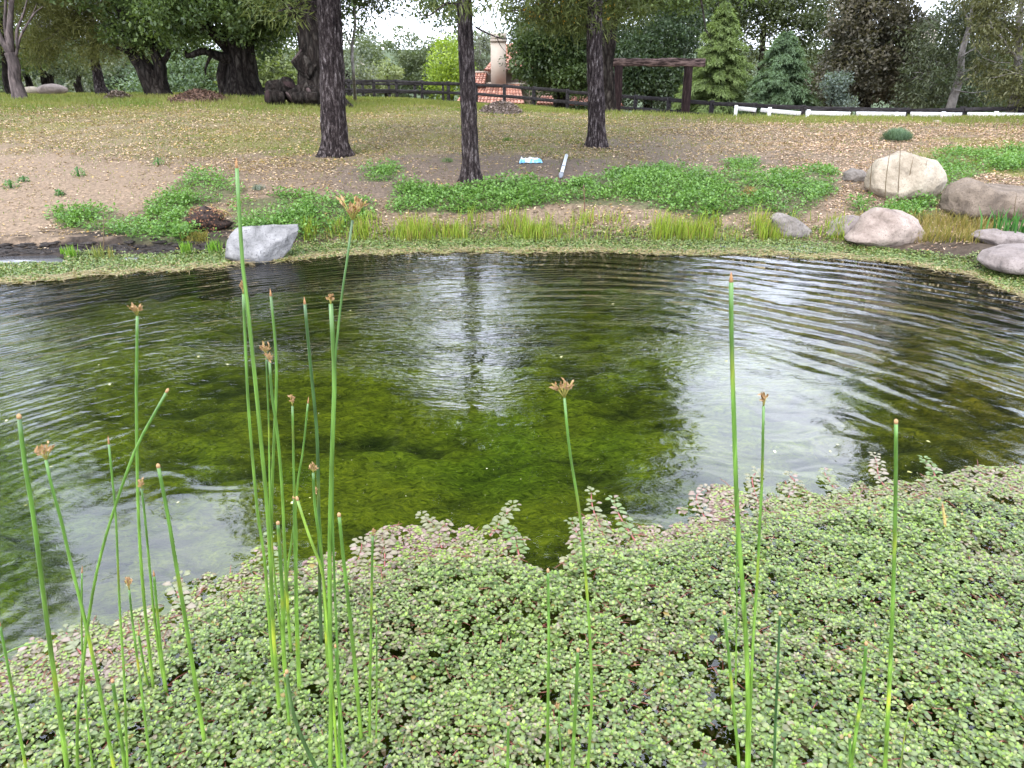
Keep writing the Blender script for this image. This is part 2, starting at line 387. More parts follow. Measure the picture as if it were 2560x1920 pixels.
WEED = [[(975, 530), (985, 492), (1005, 458), (1100, 478), (1200, 462), (1290, 444), (1400, 462), (1500, 442), (1600, 424), (1700, 415), (1780, 432), (1850, 424), (1960, 436), (2080, 424), (2112, 470), (2050, 505), (1980, 545), (1880, 528), (1760, 548), (1600, 520), (1400, 505), (1300, 525), (1150, 535)],
        [(430, 470), (480, 436), (560, 440), (600, 470), (580, 500), (470, 520), (455, 560), (380, 570), (360, 520)],
        [(600, 500), (740, 488), (800, 500), (920, 500), (930, 545), (870, 570), (760, 600), (640, 600), (560, 560)],
        [(130, 535), (220, 525), (330, 545), (470, 580), (560, 610), (440, 612), (300, 590), (160, 570)],
        [(2340, 390), (2450, 372), (2560, 380), (2760, 360), (2760, 430), (2480, 430), (2400, 452), (2385, 510), (2345, 500)],
        [(2140, 505), (2200, 520), (2330, 505), (2335, 545), (2250, 560), (2150, 540)],
        [(900, 420), (980, 415), (1010, 450), (930, 455)], [(1820, 400), (1900, 405), (1890, 425), (1820, 425)]]
def fields(x, y, z, jit=9):
    """how the ground is covered, at world points: sand, bare soil, chips, grass, mud (0..1)"""
    px, py = proj(x, y, z)
    j = jit * (1 + 0 * px)
    n1 = (fbm(x * .9, y * .9, 4, 31) - .5) * 2; n2 = (fbm(x * 1.1, y * 1.1, 4, 57) - .5) * 2
    px = np.clip(px, -2900, 5000); qx = px + n1 * 190 + rs.normal(size=px.shape) * j; qy = py + n2 * 34 * np.clip((py - 180) / 220, .1, 1.2) + rs.normal(size=px.shape) * j * .5
    A = lambda poly: inpoly(qx, qy, poly).astype(float)
    sand = A(SAND); soft = np.maximum(sand, A(SAND2) * .55)
    bare = np.maximum(A(BARE), A(BARE2) * .8)
    pn = fbm(x * 1.7, y * 1.2, 4, 77)
    chips = np.maximum.reduce([A(CHIPR), A(CHIPL) * .9, A(CHIPM) * .85, A(CHIPS), .52 + 0 * px]) * (1 - .75 * bare) * (1 - .75 * sand)
    far = sstep(330, 270, qy)
    grass = np.maximum(far * 1.0, sstep(430, 330, qy) * sstep(.38, .6, fbm(x * .6, y * .6, 4, 91)) * .75)
    grass = np.maximum(grass, .9 * inpoly(qx, qy, [(500, 300), (780, 300), (960, 310), (900, 350), (700, 400), (560, 400)]))
    grass = np.maximum(grass, A(GRASSR))
    grass = np.maximum(grass, .45 * sstep(420, 350, qy)) * (1 - A(CHIPR) * .85) * (1 - bare * .8) * (1 - soft * .93) * (1 - A(CHIPL) * .3 * (pn > .45))
    grass = grass * (y < 1e4)
    mud = np.where((qy > 588) & (px < 640), 1., 0.) + np.where(qy > 604, .8, 0)
    weed = np.zeros(px.shape)
    for p in WEED: weed = np.maximum(weed, inpoly(px + n1 * 16 + rs.normal(size=px.shape) * 4, py + n2 * 7 + rs.normal(size=px.shape) * 2, p))
    return px, py, sand, soft, bare, chips, grass, np.clip(mud, 0, 1), weed, pn

ys_ = np.concatenate([np.arange(-7, 8.2, .14), np.arange(8.2, 13, .045), 13 * np.exp(np.linspace(0.0035, math.log(820 / 13), 330))])
us_ = np.linspace(-1.9, 1.9, 330)
YY, UU = np.meshgrid(ys_, us_, indexing='ij')
XX = UU * (np.maximum(YY, 0) * .95 + 8)
ZZ = terr(XX.ravel(), YY.ravel()).reshape(XX.shape)
ny, nx = XX.shape
V = np.stack([XX, YY, ZZ], -1).reshape(-1, 3)
i = np.arange(ny - 1)[:, None] * nx; jx = np.arange(nx - 1)[None, :]
Fq = np.stack([i + jx, i + jx + 1, i + nx + jx + 1, i + nx + jx], -1).reshape(-1, 4)
px, py, sand, soft, bare, chips, grass, mud, weed, pn = fields(V[:, 0], V[:, 1], V[:, 2], 26)
soil = mixc((.14, .10, .07), (.22, .16, .11), pn)
c = soil
def blend(c, col, t): return c * (1 - t[:, None]) + np.array(col)[None, :] * t[:, None]
c = blend(c, (.27, .205, .14), chips * .6)
c = blend(c, (.165, .128, .10), bare * .7)
c = blend(c, (.25, .18, .125), soft * .6); c = blend(c, (.29, .215, .145), sand * .6)
c = blend(c, (.21, .20, .065), np.clip(grass, 0, 1) * .75)
c = blend(c, (.03, .024, .02), mud * .9)
c = blend(c, (.06, .09, .03), weed * .6)
under = sstep(.02, -.05, V[:, 2]) * (V[:, 1] < 12)
c = blend(c, (.02, .022, .012), under)
farm = sstep(60, 90, V[:, 1]); c = blend(c, (.07, .10, .04), farm)
gm = MB(); gm.add(V, Fq, c)
m_ground = M_noise('ground_soil', [(.3, (.38, .37, .36)), (.5, (.70, .70, .70)), (.75, (1.1, 1.06, 1.03))], 22, (1, 1, 1), 8, .95, .6, 60, .015, .15, attr=True)
ground = gm.obj('ground', m_ground, smooth=True, kind='structure')

# scatter points on the ground: uniform in view so that density follows what the photo can show
def ground_points(n, ymin=8.4, ymax=40, pow_=1.0, spread=1.0):
    t = rs.uniform(0, 1, n)
    if pow_ == 1: y = ymin * (ymax / ymin) ** t
    else: y = ymin + (ymax - ymin) * t ** pow_
    x = rs.uniform(-.80, .80, n) * spread * (y + .6)
    z = terr(x, y); return x, y, z
# leaf litter and wood chips
x, y, z = ground_points(560000, 8.3, 36, spread=1.25)
px, py, sand, soft, bare, chips, grass, mud, weed, pn = fields(x, y, z, 10)
dz = np.clip(chips * (.35 + 1.3 * sstep(.35, .62, fbm(x * 2.3, y * 2.3, 3, 15))), 0, 1) * (1 - weed * .9) * (1 - mud * .75)
k = (rs.uniform(0, 1, len(x)) < dz * (.72 + .35 * sstep(1500, 2000, px))) & (z > .03)
x, y, z, py, px_ = x[k], y[k], z[k], py[k], px[k]; n = len(x)
mb = MB()
P = np.stack([x, y, z + rs.uniform(.002, .02, n)], 1)
a = rs.uniform(0, 6.283, n); D = np.stack([np.cos(a), np.sin(a), rs.normal(0, .22, n)], 1); Nn = np.stack([rs.normal(0, .35, n), rs.normal(0, .35, n), np.ones(n)], 1)
t = rs.uniform(0, 1, n); right = sstep(1700, 2100, px_)
C = mixc((.18, .12, .075), (.62, .48, .33), t); C = C * (1 - (right * .5)[:, None]) + mixc((.30, .17, .11), (.68, .48, .37), t) * (right * .5)[:, None]
dk = rs.uniform(0, 1, n) < .16; C[dk] *= .35; yl = rs.uniform(0, 1, n) < .3 * (1 - right); C[yl] *= (.9, .82, .5)
gn = rs.uniform(0, 1, n) < .05; C[gn] = (.42, .27, .08)
s = rs.uniform(.6, 1.3, n) * (1 + .045 * (y - 9))
leaves(mb, P, D, Nn, s * rs.uniform(.026, .055, n), s * rs.uniform(.011, .022, n), C, fold=.22)
lit = mb.obj('leaf_litter', m_litter, kind='stuff', label='dry tan leaves and wood chips strewn over the bank and meadow')
# meadow grass
x, y, z = ground_points(380000, 9.2, 46, spread=1.25)
px, py, sand, soft, bare, chips, grass, mud, weed, pn = fields(x, y, z, 10)
tall = sstep(290, 262, py) * sstep(215, 240, py)
k = rs.uniform(0, 1, len(x)) < np.clip(grass * 1.0 * (.4 + 1.2 * sstep(.3, .6, fbm(x * 1.5, y * 1.5, 3, 44))) + .05, 0, 1) * (z > .1)
x, y, z, tall, g = x[k], y[k], z[k], tall[k], grass[k]; n = len(x)
mb = MB(); P = np.stack([x, y, z - .005], 1)
t = rs.uniform(0, 1, n); yel = sstep(.3, .65, fbm(x * .7, y * .7, 3, 66))
C = mixc((.10, .17, .025), (.21, .27, .045), t); Cy = mixc((.26, .25, .06), (.40, .35, .13), t); C = C * (1 - yel[:, None] * .75) + Cy * yel[:, None] * .75
H = rs.uniform(.02, .055, n) * (1 + 1.6 * tall) * (.8 + .012 * y); W = rs.uniform(.005, .010, n) * (.6 + .05 * y)
blades(mb, P, H, W, .45, C, C * 1.15)
mb.obj('meadow_grass', m_grass, kind='stuff', label='short yellowing grass of the meadow')
# taller green fringe at the meadow's far rim (below the fence and the oaks)
n = 26000; u = rs.uniform(-.95, .95, n); px = 1280 + u * 1500
yy = np.interp(px, [0, 400, 800, 1100, 1500, 1900, 2560], [26, 26, 22, 30, 27, 24, 22]) + rs.normal(0, 1.6, n)
x = (px - 1280) / 2003 * yy; z = terr(x, yy)
mb = MB(); C = mixc((.14, .19, .03), (.30, .31, .09), np.clip(rs.uniform(0, 1, n) * .5 + fbm(x * .5, yy * .5, 3, 8) * .6, 0, 1))
blades(mb, np.stack([x, yy, z - .01], 1), rs.uniform(.05, .20, n), rs.uniform(.008, .018, n), .35, C, C * 1.2)
mb.obj('meadow_fringe_grass', m_grass, kind='stuff', label='taller fresh green grass along the rim of the meadow')

# ---------------------------------------------------------------- weeds (leafy herb carpet)
def weed_mound(mb, P0, rad, h, nl, size, cA, cB):
    m = len(P0)
    idx = np.repeat(np.arange(m), nl); n = len(idx)
    d = rand_dirs(n); d[:, 2] = np.abs(d[:, 2])
    rr = rs.uniform(.35, 1, n) ** .6
    P = P0[idx] + d * rr[:, None] * np.stack([rad[idx], rad[idx], h[idx]], 1)
    D = d * .6 + rs.normal(size=(n, 3)) * .5; D[:, 2] *= .5; D[:, 2] += .05
    Nn = np.array([[0, 0, 1.]]) + rs.normal(size=(n, 3)) * .4
    tcol = np.clip(rs.uniform(0, 1, n) * .6 + rs.uniform(0, 1, m)[idx] * .4, 0, 1)
    C = mixc(cA, cB, tcol); s = rs.uniform(.6, 1.25, n) * size
    leaves(mb, P, D, Nn, s, s * .72, C, fold=.18)
x, y, z = ground_points(30000, 8.6, 17)
px, py, sand, soft, bare, chips, grass, mud, weed, pn = fields(x, y, z, 0)
k = (weed > .5) & (z > .02) & (rs.uniform(0, 1, len(x)) < .18 + .8 * sstep(.4, .55, fbm(x * 2.2, y * 2.2, 3, 12))); x, y, z = x[k], y[k], z[k]
x, y, z = x[:5200], y[:5200], z[:5200]
hh = .04 + .20 * fbm(x * 1.6, y * 1.6, 3, 8) * rs.uniform(.6, 1.2, len(x))
mb = MB(); weed_mound(mb, np.stack([x, y, z], 1), rs.uniform(.06, .14, len(x)), hh, 17, .040, (.05, .12, .022), (.19, .33, .075))
mb.obj('leafy_weeds', m_leaf, kind='stuff', label='bright green leafy weeds carpeting the far bank')

# ---------------------------------------------------------------- shore grass band
def shore_grass(pxr, pyr, n, H, cA, cB, cT, jy=8):
    PX = rs.uniform(*pxr, n); PY = rs.uniform(*pyr, n)
    # from px,py to ground points by direct search on a coarse table
    yy = np.linspace(7.5, 13.5, 260); out = []
    for q in range(0, n, 4000):
        a, b = PX[q:q + 4000], PY[q:q + 4000]; u = 960 - b
        T = yy[None, :] / (F * cp + u[:, None] * sp); X = (a[:, None] - 1280) * T; Zr = CAMH + (-F * sp + u[:, None] * cp) * T
        G = np.maximum(terr(X.ravel(), np.tile(yy, len(a))).reshape(X.shape), 0); hit = np.argmax(Zr < G, axis=1); r_ = np.arange(len(a))
        out.append(np.stack([X[r_, hit], yy[hit], G[r_, hit]], 1))
    return np.concatenate(out)
mb = MB()
P = shore_grass((760, 2110), (548, 606), 17000, .25, 0, 0, 0)
dn = fbm(P[:, 0] * 3.2, P[:, 1] * 3.2, 3, 61); pxs, pys = proj(P[:, 0], P[:, 1], P[:, 2])
k = rs.uniform(0, 1, len(P)) < (.10 + .7 * sstep(.40, .62, dn)) * (.25 + .75 * sstep(558, 590, pys)); P = P[k]; n = len(P); dn = dn[k]
t = rs.uniform(0, 1, n); C = mixc((.15, .23, .02), (.34, .42, .055), t); dry = rs.uniform(0, 1, n) < .14; C[dry] = (.32, .25, .07)
blades(mb, P, rs.uniform(.04, .28, n) * (.2 + 1.2 * dn), rs.uniform(.006, .011, n), .38, C, C * 1.3)
P = shore_grass((2130, 2500), (545, 610), 2600, .2, 0, 0, 0); n = len(P); C = mixc((.16, .17, .03), (.38, .28, .10), rs.uniform(0, 1, n))
blades(mb, P, rs.uniform(.06, .18, n), .009, .5, C, C * 1.1)
P = shore_grass((230, 520), (585, 615), 1500, .2, 0, 0, 0); P = P[fbm(P[:, 0] * 4, P[:, 1] * 4, 3, 71) > .52]; n = len(P); C = mixc((.20, .20, .04), (.36, .30, .07), rs.uniform(0, 1, n)); blades(mb, P, rs.uniform(.04, .10, n), .008, .6, C, C)
mb.obj('shore_grass', m_grass, kind='stuff', label='yellow green grass along the far water edge')
# clumps of upright fresh grass on the left mud edge: things one can count
def clump(label, px_, py_, h, n, wd, cA=(.12, .30, .02), cB=(.28, .45, .06), group=None, name='grass_clump', cat='grass clump', w_=.009, lean=.25):
    p = gp(px_, py_); p.z = max(p.z, 0)
    mb = MB(); P = np.array(p)[None, :] + np.stack([rs.normal(0, wd, n), rs.normal(0, wd, n), np.zeros(n)], 1)
    C = mixc(cA, cB, rs.uniform(0, 1, n)); blades(mb, P, rs.uniform(.55, 1, n) * h, w_, lean, C * .8, C * 1.15)
    return mb.obj(name, m_grass, loc=tuple(p), label=label, cat=cat, group=group, kind=None)
clump('bright upright grass clump on the mud beside the left puddle', 182, 650, .20, 60, .025, group='grass clumps on the mud edge')
clump('tiny grass tuft just left of the bright clump by the puddle', 157, 634, .09, 20, .015, group='grass clumps on the mud edge')
clump('thin long bladed grass clump between the two puddles', 252, 652, .24, 26, .03, group='grass clumps on the mud edge', cA=(.2, .26, .05), cB=(.35, .36, .1))
clump('narrow grass clump with a brown stalk right of the thin clump', 279, 655, .20, 14, .014, group='grass clumps on the mud edge', cA=(.2, .26, .05), cB=(.4, .3, .1))
clump('bright grass clump under the dark root heap', 468, 634, .19, 60, .035, group='grass clumps on the mud edge')
clump('bright grass clump just left of the grey granite boulder', 540, 632, .19, 60, .04, group='grass clumps on the mud edge')
clump('dark bladed iris clump beside the brown boulder at right', 2520, 598, .42, 60, .10, (.03, .12, .03), (.10, .26, .06), name='iris_clump', cat='iris', w_=.022, lean=.35)
for (a, b, h, l) in [(28, 470, .12, 'leafy green weed at the left end of the sandy slope'), (60, 455, .09, 'small weed right of the leftmost weed on the sand'), (196, 440, .13, 'round leafy weed alone in the middle of the sandy slope'),
                     (396, 412, .12, 'leafy weed at the upper rim of the sandy slope'), (150, 488, .07, 'small low weed lower on the sand below the round weed')]:
    p = gp(a, b); mb = MB(); tube(mb, [np.array(p) + [0, 0, -.02], np.array(p) + [0, 0, h]], [.02, .012], 5, (.05, .13, .03)); weed_mound(mb, np.array([p]), np.array([h * .85]), np.array([h]), 110, .03, (.04, .12, .03), (.13, .26, .07))
    mb.obj('weed_plant', m_leaf, loc=tuple(p), label=l, cat='weed', group='weeds on the sandy slope')

# ================================================================ WATER
def M_water():
    m, t, N, L = nodes('pond_water')
    o = N('ShaderNodeOutputMaterial'); g = N('ShaderNodeBsdfGlossy'); g.inputs['Roughness'].default_value = .012
    tr = N('ShaderNodeBsdfTransparent'); tr.inputs[0].default_value = (.92, .95, .76, 1)
    fr = N('ShaderNodeFresnel'); fr.inputs['IOR'].default_value = 1.62; mxs = N('ShaderNodeMixShader')
    tc = N('ShaderNodeTexCoord'); sx = N('ShaderNodeSeparateXYZ'); L(tc.outputs['Object'], sx.inputs[0])
    def math_(op, a, b=None, c=None, clamp=False):
        q = N('ShaderNodeMath'); q.operation = op; q.use_clamp = clamp
        for i_, v in enumerate((a, b, c)):
            if v is None: continue
            if isinstance(v, (int, float)): q.inputs[i_].default_value = v
            else: L(v, q.inputs[i_])
        return q.outputs[0]
    def noise(scale, detail=3, st=(1, 1, 1), dist=0, rough=.5, rot=0):
        mp = N('ShaderNodeMapping'); mp.inputs['Scale'].default_value = st; mp.inputs['Rotation'].default_value = (0, 0, rot); L(tc.outputs['Object'], mp.inputs[0])
        n = N('ShaderNodeTexNoise'); n.inputs['Scale'].default_value = scale; n.inputs['Detail'].default_value = detail; n.inputs['Distortion'].default_value = dist; n.inputs['Roughness'].default_value = rough
        L(mp.outputs[0], n.inputs['Vector']); return n.outputs['Fac']
    def mr(v, a, b, c=0, d=1):
        q = N('ShaderNodeMapRange'); q.interpolation_type = 'SMOOTHSTEP'; L(v, q.inputs[0])
        for i_, vv in enumerate((a, b, c, d)): q.inputs[i_ + 1].default_value = vv
        return q.outputs[0]
    def ring(cx, cy, lam, warp, wscale, seedrot):
        dx = math_('SUBTRACT', sx.outputs[0], cx); dy = math_('SUBTRACT', sx.outputs[1], cy)
        r = math_('SQRT', math_('ADD', math_('MULTIPLY', dx, dx), math_('MULTIPLY', dy, dy)))
        wv = noise(wscale, 3, (1, 1, 1), .3, .5, seedrot)
        ph = math_('ADD', math_('MULTIPLY', r, 6.2832 / lam), math_('MULTIPLY', wv, warp))
        s = math_('SINE', ph)
        return r, s
    r1, s1 = ring(.15, 3.1, .25, 13, .55, 0)
    r2, s2 = ring(.9, 1.0, .098, 15, 1.3, 1.1)
    amp = mr(r1, 1.7, 3.9)
    band = mr(noise(1.5, 2, (1, .8, 1), .8), .36, .58, .15, 1)
    # finer in the middle, longer toward the right
    rightw = mr(sx.outputs[0], -.8, 2.6)
    a1 = math_('MULTIPLY', math_('MULTIPLY', amp, band), math_('MULTIPLY_ADD', rightw, .0062, .0034))
    a2 = math_('MULTIPLY', amp, math_('MULTIPLY_ADD', rightw, -.0007, .00125))
    h = math_('ADD', math_('MULTIPLY', s1, a1), math_('MULTIPLY', s2, a2))
    chop = math_('SUBTRACT', noise(10, 3, (1, 2.5, 1), .5), .5); mid = mr(math_('ABSOLUTE', math_('SUBTRACT', sx.outputs[0], -.2)), 3.2, 1.2); cz = math_('MAXIMUM', math_('MULTIPLY', mr(sx.outputs[1], 3.9, 5.2), mr(noise(1.1, 2, (1, 1.4, 1), .8, .5, .4), .42, .6, .38, 1.1)), math_('MULTIPLY', amp, .35)); h = math_('ADD', h, math_('MULTIPLY', chop, math_('MULTIPLY', cz, math_('MULTIPLY_ADD', mid, .011, .003))))
    calm = math_('SUBTRACT', noise(2.6, 1, (1, 1.3, 1), 1.2), .5); h = math_('ADD', h, math_('MULTIPLY', calm, .0045))
    tiny = math_('SUBTRACT', noise(38, 2, (1, 1.6, 1), 1.0), .5); h = math_('ADD', h, math_('MULTIPLY', tiny, math_('MULTIPLY_ADD', amp, .0007, .00006)))
    bp = N('ShaderNodeBump'); bp.inputs['Strength'].default_value = 1; bp.inputs['Distance'].default_value = 1; L(h, bp.inputs['Height'])
    L(bp.outputs[0], g.inputs['Normal']); L(bp.outputs[0], fr.inputs['Normal'])
    L(fr.outputs[0], mxs.inputs[0]); L(tr.outputs[0], mxs.inputs[1]); L(g.outputs[0], mxs.inputs[2]); L(mxs.outputs[0], o.inputs[0]); return m
mb = MB(); mb.add([[-14, .2, 0], [14, .2, 0], [14, 10.4, 0], [-14, 10.4, 0]], [[0, 1, 2, 3]])
water = mb.obj('water', M_water(), kind='structure', label='rippled dark green pond water')

# specks of scum and fallen bits afloat
n = 1500; x = rs.uniform(-3.2, 3.6, n); y = rs.uniform(2.0, 6.6, n); k = (fbm(x * 1.2, y * 1.5, 3, 70) > .42); x, y = x[k], y[k]; n = len(x); a = rs.uniform(0, 6.283, n)
mb = MB(); s_ = rs.uniform(.002, .006, n) * (1 + 5 * (rs.uniform(0, 1, n) < .03)); leaves(mb, np.stack([x, y, 0 * x + .003], 1), np.stack([np.cos(a), np.sin(a), 0 * a], 1), np.tile([[0, 0, 1.]], (n, 1)), s_, s_ * .7, mixc((.30, .30, .10), (.62, .60, .42), rs.uniform(0, 1, n)), 0, 'round')
mb.obj('floating_specks', m_litter, kind='stuff', label='tiny pale specks afloat on the pond')

# pond bed with algae: a lumpy sheet over the ground's basin
gx = np.arange(-8.5, 8.5, .05); gyy = np.arange(.7, 9.6, .04); BX, BY = np.meshgrid(gx, gyy)
b = fbm(BX * 1.0, BY * 1.7, 5, 3); b2 = fbm(BX * 4, BY * 7, 4, 13)
BZ = -.27 + .05 * sstep(.3, .66, b) + .14 * (b2 - .5) - .10 * sstep(5.4, 7.2, BY)
TT = terr(BX.ravel(), BY.ravel()).reshape(BX.shape); BZ = np.where(TT > -.2, np.minimum(BZ, TT - .06), BZ); BZ = np.minimum(BZ, -.045)
f_ = fbm(BX * 9, BY * 15, 4, 23); q = np.clip(sstep(.34, .60, b * .38 + b2 * .34 + f_ * .28), 0, 1)
C = mixc((.016, .026, .006), (.125, .162, .015), q.ravel()); hue = fbm(BX * .8, BY * .8, 3, 99).ravel()[:, None]
C = C * (1 - sstep(.45, .7, hue) * .5) + C * np.array([[.55, .95, .9]]) * sstep(.45, .7, hue) * .5
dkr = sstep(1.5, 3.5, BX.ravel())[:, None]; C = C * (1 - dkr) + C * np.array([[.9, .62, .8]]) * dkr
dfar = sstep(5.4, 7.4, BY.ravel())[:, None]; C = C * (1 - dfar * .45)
m_algae = M_noise('algae_bed', [(.32, (.22, .26, .24)), (.48, (.9, .92, .9)), (.66, (1.75, 1.6, 1.2))], 17, (1, 2.0, 1), 9, .9, .7, 40, .03, .1, attr=True, distortion=1.6)
ny, nx = BX.shape; i = np.arange(ny - 1)[:, None] * nx; jx = np.arange(nx - 1)[None, :]
Fq = np.stack([i + jx, i + jx + 1, i + nx + jx + 1, i + nx + jx], -1).reshape(-1, 4)
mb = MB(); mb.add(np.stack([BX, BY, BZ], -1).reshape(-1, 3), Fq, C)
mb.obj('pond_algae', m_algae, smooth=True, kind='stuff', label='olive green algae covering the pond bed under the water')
# hair-like strands of algae standing off the bed
n = 60000; x = rs.uniform(-5, 5, n); y = rs.uniform(1.7, 6.8, n); k = fbm(x * 4, y * 7, 4, 13) > .46; x, y = x[k], y[k]; n = len(x)
ix = np.clip(((x - gx[0]) / .05).astype(int), 0, len(gx) - 1); iy = np.clip(((y - gyy[0]) / .04).astype(int), 0, len(gyy) - 1); z = BZ[iy, ix]
a = rs.normal(.2, .7, n); D = np.stack([np.cos(a), np.sin(a) * .5, rs.uniform(0, .25, n)], 1)
C = mixc((.03, .045, .006), (.13, .165, .02), rs.uniform(0, 1, n) ** 1.5); mb = MB()
leaves(mb, np.stack([x, y, z + .004], 1), D, np.tile([[0, 0, 1.]], (n, 1)), rs.uniform(.03, .10, n), rs.uniform(.0015, .004, n), C, .1)
mb.obj('algae_strands', m_grass, kind='stuff', label='fine algae strands drifting under the surface')

# ================================================================ FLOATING MAT (water primrose)
NEAR = [(-500, 1900), (-60, 1690), (60, 1650), (130, 1640), (210, 1640), (290, 1600), (360, 1560), (400, 1575), (470, 1500), (560, 1475), (610, 1440), (650, 1440), (690, 1400), (770, 1420), (850, 1372), (900, 1400),
        (960, 1395), (1000, 1340), (1060, 1350), (1110, 1350), (1180, 1345), (1240, 1345), (1300, 1365), (1370, 1390), (1420, 1355), (1470, 1330), (1540, 1330), (1640, 1330), (1700, 1310), (1780, 1290), (1860, 1255), (1950, 1240),
        (2020, 1260), (2100, 1235), (2190, 1200), (2290, 1195), (2380, 1170), (2480, 1180), (2560, 1190), (3000, 1180), (3300, 2600), (-3000, 2600)]
NP = np.array([tuple(on_plane(a, min(b, 2300)))[:2] for a, b in NEAR])
def in_near(x, y):
    return inpoly(x, y, NP)
def rosettes(mb, x, y, z, size, pink, nl=10, flat=0.0, up=1.0):
    m = len(x)
    for lay, (k, el, sc_, rad) in enumerate([(4, .08, 1.0, .25), (4, .32, .85, .15), (3, .85, .55, .05)]):
        n = m * k; idx = np.repeat(np.arange(m), k)
        a = rs.uniform(0, 6.283, m)[idx] + np.tile(np.arange(k) * 6.283 / k, m) + rs.normal(0, .3, n)
        e = (el * up * (1 - flat) + rs.normal(0, .14, n) * (1 - flat * .7))
        D = np.stack([np.cos(a) * np.cos(e), np.sin(a) * np.cos(e), np.sin(e)], 1)
        P = np.stack([x, y, z], 1)[idx] + D * (size[idx] * rad)[:, None] + np.array([[0, 0, 1.]]) * (lay * .006 * up)
        if flat: P[:, 2] = P[:, 2] * (1 - .5 * flat)
        Nn = np.stack([-np.sin(e) * np.cos(a), -np.sin(e) * np.sin(a), np.cos(e)], 1) + rs.normal(0, .12, (n, 3))
        t = np.clip(rs.uniform(0, 1, n) * .55 + rs.uniform(0, 1, m)[idx] * .45, 0, 1)
        C = mixc((.06, .125, .018), (.34, .45, .14), t ** 1.4)
        if lay == 2: C = mixc((.12, .24, .018), (.32, .46, .06), t)
        pk = np.clip(pink[idx] * (1.15 if lay < 2 else .3) + rs.normal(0, .2, n), 0, 1); Cp = mixc((.22, .13, .115), (.50, .35, .32), t); C = C * (1 - pk[:, None]) + Cp * pk[:, None]
        old = rs.uniform(0, 1, n) < .012; C[old] = (.30, .22, .06)
        s = size[idx] * sc_ * rs.uniform(.75, 1.2, n)
        leaves(mb, P, D, Nn, s, s * .78, C, fold=.10, shape='round')
def stems(mb, x, y, z, L_, r, cA=(.20, .045, .035), cB=(.36, .13, .09), n3=3, drop=.0):
    for i_ in range(len(x)):
        a = random.uniform(0, 6.283); l = L_[i_]; c_ = np.array(cA) * (1 - (q := random.random())) + np.array(cB) * q
        p0 = np.array([x[i_], y[i_], z[i_]]); d = np.array([math.cos(a), math.sin(a), random.uniform(-.2, .25)])
        tube(mb, [p0, p0 + d * l * .5 + [0, 0, random.uniform(-.004, .008)], p0 + d * l], [r, r, r * .7], n3, c_)
# density by jittered grid
g = .0255
gx = np.arange(-3.4, 3.6, g); gy_ = np.arange(.75, 3.9, g * .92); X, Y = np.meshgrid(gx, gy_); X = X + (np.arange(X.shape[0]) % 2)[:, None] * g * .5
x = X.ravel() + rs.normal(0, g * .3, X.size); y = Y.ravel() + rs.normal(0, g * .3, X.size)
ppx, ppy = proj(x, y, 0 * x); hole = fbm(x * 3.3, y * 3.3, 4, 40)
inside = in_near(x + (fbm(x * 5, y * 5, 3, 1) - .5) * .55, y + (fbm(x * 5, y * 5, 3, 2) - .5) * .62)
keep = inside & (fbm(x * 9, y * 9, 3, 40) > .22) & (hole > .2) & (np.abs(x) < y * .80 + .75)
x, y, ppx, ppy, hole = x[keep], y[keep], ppx[keep], ppy[keep], hole[keep]
edge = np.interp(ppx, [p_[0] for p_ in NEAR[1:-2]], [p_[1] for p_ in NEAR[1:-2]]); dd = ppy - edge      # depth into the mat
e_ = sstep(130, 10, dd); flatzone = np.clip(np.maximum(e_, sstep(.5, .62, fbm(x * 1.4, y * 1.4, 3, 73)) * .8 * sstep(1700, 2100, ppx) * sstep(1500, 1350, ppy)) + .9 * sstep(520, 200, ppx) * sstep(1850, 1650, ppy), 0, 1)
keep = rs.uniform(0, 1, len(x)) < (1 - .42 * flatzone * (hole < .55)) * (.93 - .25 * (fbm(x * 14, y * 14, 2, 19) < .36)); x, y, flatzone, hole = x[keep], y[keep], flatzone[keep], hole[keep]
zz = .012 + (1 - flatzone) * (.010 + .07 * fbm(x * 7, y * 7, 3, 6) ** 1.5) + rs.uniform(0, .022, len(x)) * (1 - flatzone)
pink = np.clip(flatzone * .5 * (.5 + fbm(x * 3, y * 3, 2, 50)), 0, .85)
size = rs.uniform(.0115, .0235, len(x)) * (.85 + .5 * fbm(x * 2.5, y * 2.5, 2, 88)) * (1 + .35 * flatzone)
red = sstep(.5, .72, fbm(x * 2.0, y * 2.0, 3, 33)) * .35; pink = np.clip(pink + red * rs.uniform(0, 1, len(x)), 0, .9)
mb = MB()
f = flatzone > .5
for sel, fl in ((f, .8), (~f, .0)):
    rosettes(mb, x[sel], y[sel], zz[sel], size[sel], pink[sel], flat=fl)
sub = rs.choice(len(x), 3600, replace=False); stems(mb, x[sub], y[sub], np.maximum(zz[sub] * .9, .008), rs.uniform(.03, .08, 3600), .0018, (.24, .05, .04), (.48, .19, .12))
mat_near = mb.obj('water_primrose_mat', m_wax, kind='stuff', label='dense floating mat of small round green leaves with red stems')
print('near rosettes', len(x))
